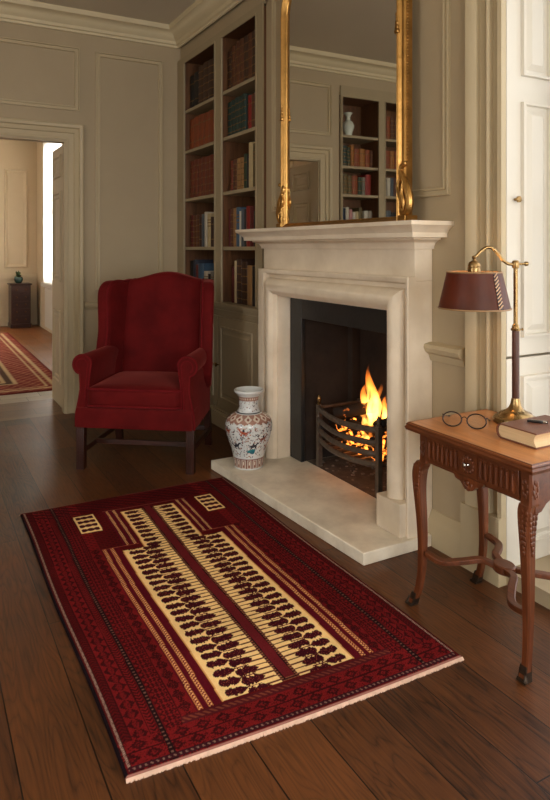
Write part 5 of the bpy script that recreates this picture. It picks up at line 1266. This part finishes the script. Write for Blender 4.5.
def shademat():
    m, nt = newmat('shade_leather')
    out = N(nt, 'ShaderNodeOutputMaterial'); b = N(nt, 'ShaderNodeBsdfPrincipled'); tr = N(nt, 'ShaderNodeBsdfTranslucent'); mx = N(nt, 'ShaderNodeMixShader')
    tc = N(nt, 'ShaderNodeTexCoord'); no = N(nt, 'ShaderNodeTexNoise', i_Scale=14.0, i_Detail=6.0); nt.links.new(tc.outputs['Object'], no.inputs['Vector'])
    cr = N(nt, 'ShaderNodeValToRGB'); cr.color_ramp.elements[0].color = rgba(s(60, 30, 17)); cr.color_ramp.elements[1].color = rgba(s(88, 43, 24)); cr.color_ramp.elements[0].position = 0.3; cr.color_ramp.elements[1].position = 0.75
    nt.links.new(no.outputs[0], cr.inputs[0]); nt.links.new(cr.outputs[0], b.inputs['Base Color']); b.inputs['Roughness'].default_value = 0.45; b.inputs['Specular IOR Level'].default_value = 0.35
    tr.inputs[0].default_value = (0.70, 0.16, 0.04, 1); mx.inputs[0].default_value = 0.14
    n2 = N(nt, 'ShaderNodeTexNoise', i_Scale=260.0); nt.links.new(tc.outputs['Object'], n2.inputs['Vector']); bp = N(nt, 'ShaderNodeBump', i_Strength=0.12, i_Distance=0.004)
    nt.links.new(n2.outputs[0], bp.inputs['Height']); nt.links.new(bp.outputs[0], b.inputs['Normal'])
    nt.links.new(b.outputs[0], mx.inputs[1]); nt.links.new(tr.outputs[0], mx.inputs[2]); nt.links.new(mx.outputs[0], out.inputs[0]); return m
ZT, ZBt, RT, RB_ = 0.568, 0.432, 0.100, 0.131
m = MB(); m.lathe([(RT, ZT), (RB_, ZBt), (RB_ - 0.002, ZBt), (RT - 0.002, ZT)], 48, (SXc, 0, 0), caps=(False, False)); m.loft([[(SXc + r * math.cos(2 * PI * i / 48), r * math.sin(2 * PI * i / 48), z) for i in range(48)] for r, z in ((RT - 0.002, ZT), (RT, ZT))], caps=(False, False))
shd = lobj('lamp_shade', m, shademat(), sharp=60)
for r, z in ((RT, ZT), (RB_, ZBt)):
    q = MB(); q.tube([(SXc + r * math.cos(2 * PI * i / 48), r * math.sin(2 * PI * i / 48), z) for i in range(48)], 0.0032, 8, closed=True); lobj('shade_rim', q, pm('shade_rim_tan', s(150, 116, 78), 0.45, var=0.1), shd, sharp=180)
q = MB()
for k in range(3):
    a = 2 * PI * k / 3 + 0.5; q.tube([(SXc + 0.010 * math.cos(a), 0.010 * math.sin(a), 0.561), (SXc + RT * math.cos(a), RT * math.sin(a), ZT - 0.001)], 0.002, 6)
lobj('shade_spider', q, brass_m, shd)
q = MB(); st = math.radians(-62)
def pt(t, da, e=0.0):
    r = RT + (RB_ - RT) * t + 0.0020 + e; z = ZT + (ZBt - ZT) * t; return (SXc + r * math.cos(st + da), r * math.sin(st + da), z)
q.loft([[pt(t, -0.090), pt(t, 0.090), pt(t, 0.090, -0.003), pt(t, -0.090, -0.003)] for t in [0.01 + 0.98 * k / 8 for k in range(9)]])
lobj('lacing_strip', q, pm('dark_lace_strip', s(48, 22, 18), 0.5, var=0.2), shd)
q = MB()
for k in range(10):
    t0 = (k + 0.05) / 10.6; t1 = (k + 1.2) / 10.6
    q.tube([pt(t1, -0.085), pt((t0 + t1) / 2, 0, 0.001), pt(t0, 0.085)], 0.0025, 6)
lobj('lacing', q, pm('cream_lace', s(196, 160, 128), 0.6, var=0.2), shd)
q = MB(); q.lathe([(0.0, 0.475), (0.018, 0.482), (0.027, 0.500), (0.024, 0.520), (0.013, 0.545), (0.012, 0.557)], 20, (SXc, 0, 0)); 
m_, nt_ = newmat('bulb_glow'); o_ = N(nt_, 'ShaderNodeOutputMaterial'); e_ = N(nt_, 'ShaderNodeEmission'); nb_ = N(nt_, 'ShaderNodeTexNoise', i_Scale=4.0); mrb = N(nt_, 'ShaderNodeMapRange'); mrb.inputs['To Min'].default_value = 24.0; mrb.inputs['To Max'].default_value = 28.0
nt_.links.new(nb_.outputs[0], mrb.inputs[0]); nt_.links.new(mrb.outputs[0], e_.inputs['Strength']); e_.inputs['Color'].default_value = (1.0, 0.55, 0.22, 1); nt_.links.new(e_.outputs[0], o_.inputs[0])
lobj('bulb', q, m_)

# ================================================================== THINGS ON THE TABLE
# leather book
BKX0, BKX1, BKY0, BKY1, BZ = 1.758, 1.99, 1.440, 1.606, TZ + 0.0004
bk = thing('leather_book', 'thick maroon leather book lying flat on the walnut table', 'book', ((BKX0 + BKX1) / 2, (BKY0 + BKY1) / 2, BZ))
H = 0.050; tcv = 0.004
sp = [(BKY1 - 0.018 + 0.018 * math.cos(a), H / 2 + H / 2 * math.sin(a)) for a in [-PI / 2 + PI * k / 12 for k in range(13)]]
outer = [(BKY0, 0.0)] + sp + [(BKY0, H)]
inner = [(BKY0, H - tcv)] + [(BKY1 - 0.020 + 0.016 * math.cos(a), H / 2 + (H / 2 - tcv) * math.sin(a)) for a in [PI / 2 - PI * k / 12 for k in range(13)]] + [(BKY0, tcv)]
m = MB(); m.prism(outer + inner, BKX0, BKX1, lambda a, b, t: (t, a, BZ + b)); obj('cover', m, bookl_m, bk, sharp=35)
pgp = [(BKY0 + 0.004 + 0.010 * math.sin(PI * k / 10), tcv + (H - 2 * tcv) * k / 10) for k in range(11)] + [(BKY1 - 0.022 + 0.016 * math.cos(a), H / 2 + (H / 2 - tcv) * math.sin(a)) for a in [PI / 2 - PI * k / 12 for k in range(13)]]
m = MB(); m.prism(pgp, BKX0 + 0.005, BKX1 - 0.005, lambda a, b, t: (t, a, BZ + b)); obj('page_block', m, pages_m, bk, sharp=35)
# little black and steel pocketknife on the book
kn = thing('pocketknife', 'small black and steel pocketknife lying on the maroon book', 'knife', (1.868, 1.535, BZ + H + 0.0004), math.radians(-52))
m = MB(); m.rbox((0.0, 0, 0.0045), (0.026, 0.0065, 0.0045), 0.003, 4); obj('handle', m, black_m, kn, world=False, sharp=60)
m = MB(); m.rbox((0.030, 0, 0.0045), (0.007, 0.0058, 0.004), 0.002, 3); m.box(-0.015, 0.020, -0.0012, 0.0012, 0.0088, 0.0098); obj('bolster', m, steel_m, kn, world=False)
m = MB(); m.tube([(0.037, 0, 0.0045), (0.040, 0, 0.0045)], 0.0045, 10); obj('ring', m, black_m, kn, world=False)
# spectacles
GX_, GY_ = 1.748, 1.745
gl = thing('eyeglasses', 'pair of dark oval-rimmed spectacles lying open on the walnut table', 'glasses', (GX_, GY_, TZ + 0.0004), math.radians(-53))
ra, rb2 = 0.0335, 0.0255; tl = math.radians(20); zc = 0.0262
def gp_(x, u, d=0.0): return (x, -0.0 + u * math.sin(tl) * 1.0 + d, zc + u * math.cos(tl))
for sg in (-1, 1):
    cxg = sg * 0.0430
    m = MB(); m.tube([gp_(cxg + ra * math.cos(2 * PI * k / 32), rb2 * math.sin(2 * PI * k / 32)) for k in range(32)], 0.0026, 8, closed=True); rim = obj('rim', m, tort_m, gl, world=False, sharp=180)
    m = MB(); m.add([gp_(cxg + (ra - 0.001) * math.cos(2 * PI * k / 32), (rb2 - 0.001) * math.sin(2 * PI * k / 32), d) for d in (-0.0006, 0.0006) for k in range(32)], [tuple(range(32)), tuple(range(63, 31, -1))] + [(k, (k + 1) % 32, 32 + (k + 1) % 32, 32 + k) for k in range(32)]); obj('lens', m, lens_m, rim, world=False)
    hx = sg * (0.0430 + ra + 0.002)
    tmp = spline([gp_(hx - sg * 0.004, 0.010), gp_(hx, 0.012, 0.008), (hx + sg * 0.002, 0.05, 0.022), (hx, 0.095, 0.012), (hx - sg * 0.003, 0.118, 0.006), (hx - sg * 0.006, 0.132, 0.0035)], 6)
    m = MB(); m.tube(tmp, [0.0026] * 8 + [0.0018] * (len(tmp) - 16) + [0.0028] * 8, 8); obj('temple', m, tort_m, gl, world=False, sharp=180)
m = MB(); m.tube(spline([gp_(-0.0105, 0.004), gp_(-0.004, 0.010), gp_(0.004, 0.010), gp_(0.0105, 0.004)], 5), 0.002, 8); obj('bridge', m, tort_m, gl, world=False, sharp=180)

# ================================================================== LIGHT
def area(name, loc, rot, sx, sy, power, col, spread=180):
    l = bpy.data.lights.new(name, 'AREA'); l.shape = 'RECTANGLE'; l.size = sx; l.size_y = sy; l.energy = power; l.color = col; l.spread = math.radians(spread)
    o = bpy.data.objects.new(name, l); COL.objects.link(o); o.location = loc; o.rotation_euler = rot; return o
DAY = (1.0, 0.98, 0.94)
area('window_daylight', (2.44, 0.97, 1.6), (0, PI / 2, 0), 2.6, 1.0, 16, DAY)
area('window_daylight', (2.40, -1.6, 1.7), (0, PI / 2, 0), 2.3, 1.4, 130, DAY)  # side light through the added chimney-wall window
area('window_daylight', (XL - 0.10, 1.3, 1.7), (0, -PI / 2, 0), 2.3, 1.3, 22, DAY)
area('window_daylight', (-0.9, YF - 0.10, 1.7), (PI / 2, 0, 0), 1.3, 2.3, 50, DAY)
area('window_daylight', (1.15, YF - 0.10, 1.7), (PI / 2, 0, 0), 1.2, 2.3, 60, DAY)
area('far_window_daylight', (FX1 + 0.16, 10.25, 1.9), (0, PI / 2, 0), 2.2, 2.0, 110, (1.0, 0.92, 0.81))
area('far_window_daylight', (FX0 + 0.04, 9.4, 1.8), (0, -PI / 2, 0), 2.0, 1.4, 50, (1.0, 0.91, 0.78))  # extra light at the added left window of the far room
w = bpy.data.worlds.new('world'); scene.world = w; w.use_nodes = True
nt = w.node_tree
for n in list(nt.nodes): nt.nodes.remove(n)
out = N(nt, 'ShaderNodeOutputWorld'); bg = N(nt, 'ShaderNodeBackground'); tc = N(nt, 'ShaderNodeTexCoord'); sp = N(nt, 'ShaderNodeSeparateXYZ')
cr = N(nt, 'ShaderNodeValToRGB'); cr.color_ramp.elements[0].position = 0.45; cr.color_ramp.elements[0].color = (0.42, 0.42, 0.38, 1); cr.color_ramp.elements[1].position = 0.55; cr.color_ramp.elements[1].color = (0.95, 0.97, 1.0, 1)
mrw = N(nt, 'ShaderNodeMapRange'); mrw.inputs['From Min'].default_value = -1.0; mrw.inputs['From Max'].default_value = 1.0
nt.links.new(tc.outputs['Generated'], sp.inputs[0]); nt.links.new(sp.outputs[2], mrw.inputs[0]); nt.links.new(mrw.outputs[0], cr.inputs[0]); nt.links.new(cr.outputs[0], bg.inputs[0])
bg.inputs[1].default_value = 2.2; nt.links.new(bg.outputs[0], out.inputs[0])    # bright overcast sky over a dim ground

# ================================================================== CAMERA
cam = bpy.data.cameras.new('camera'); co = bpy.data.objects.new('camera', cam); COL.objects.link(co)
co.location = (0, 0, 1.35); co.rotation_euler = (PI / 2, 0, RZ)
cam.sensor_fit = 'AUTO'; cam.sensor_width = 36.0; cam.lens = 655.0 / 800.0 * 36.0; cam.shift_y = -152.0 / 800.0
cam.clip_start = 0.05; cam.clip_end = 60
scene.camera = co
vs = scene.view_settings
vs.view_transform = 'Standard'; vs.look = 'None'; vs.gamma = 1.0; vs.exposure = 0.22; vs.use_curve_mapping = False
scene.cycles.use_denoising = True
scene.cycles.max_bounces = 10; scene.cycles.diffuse_bounces = 5; scene.cycles.sample_clamp_indirect = 4.0
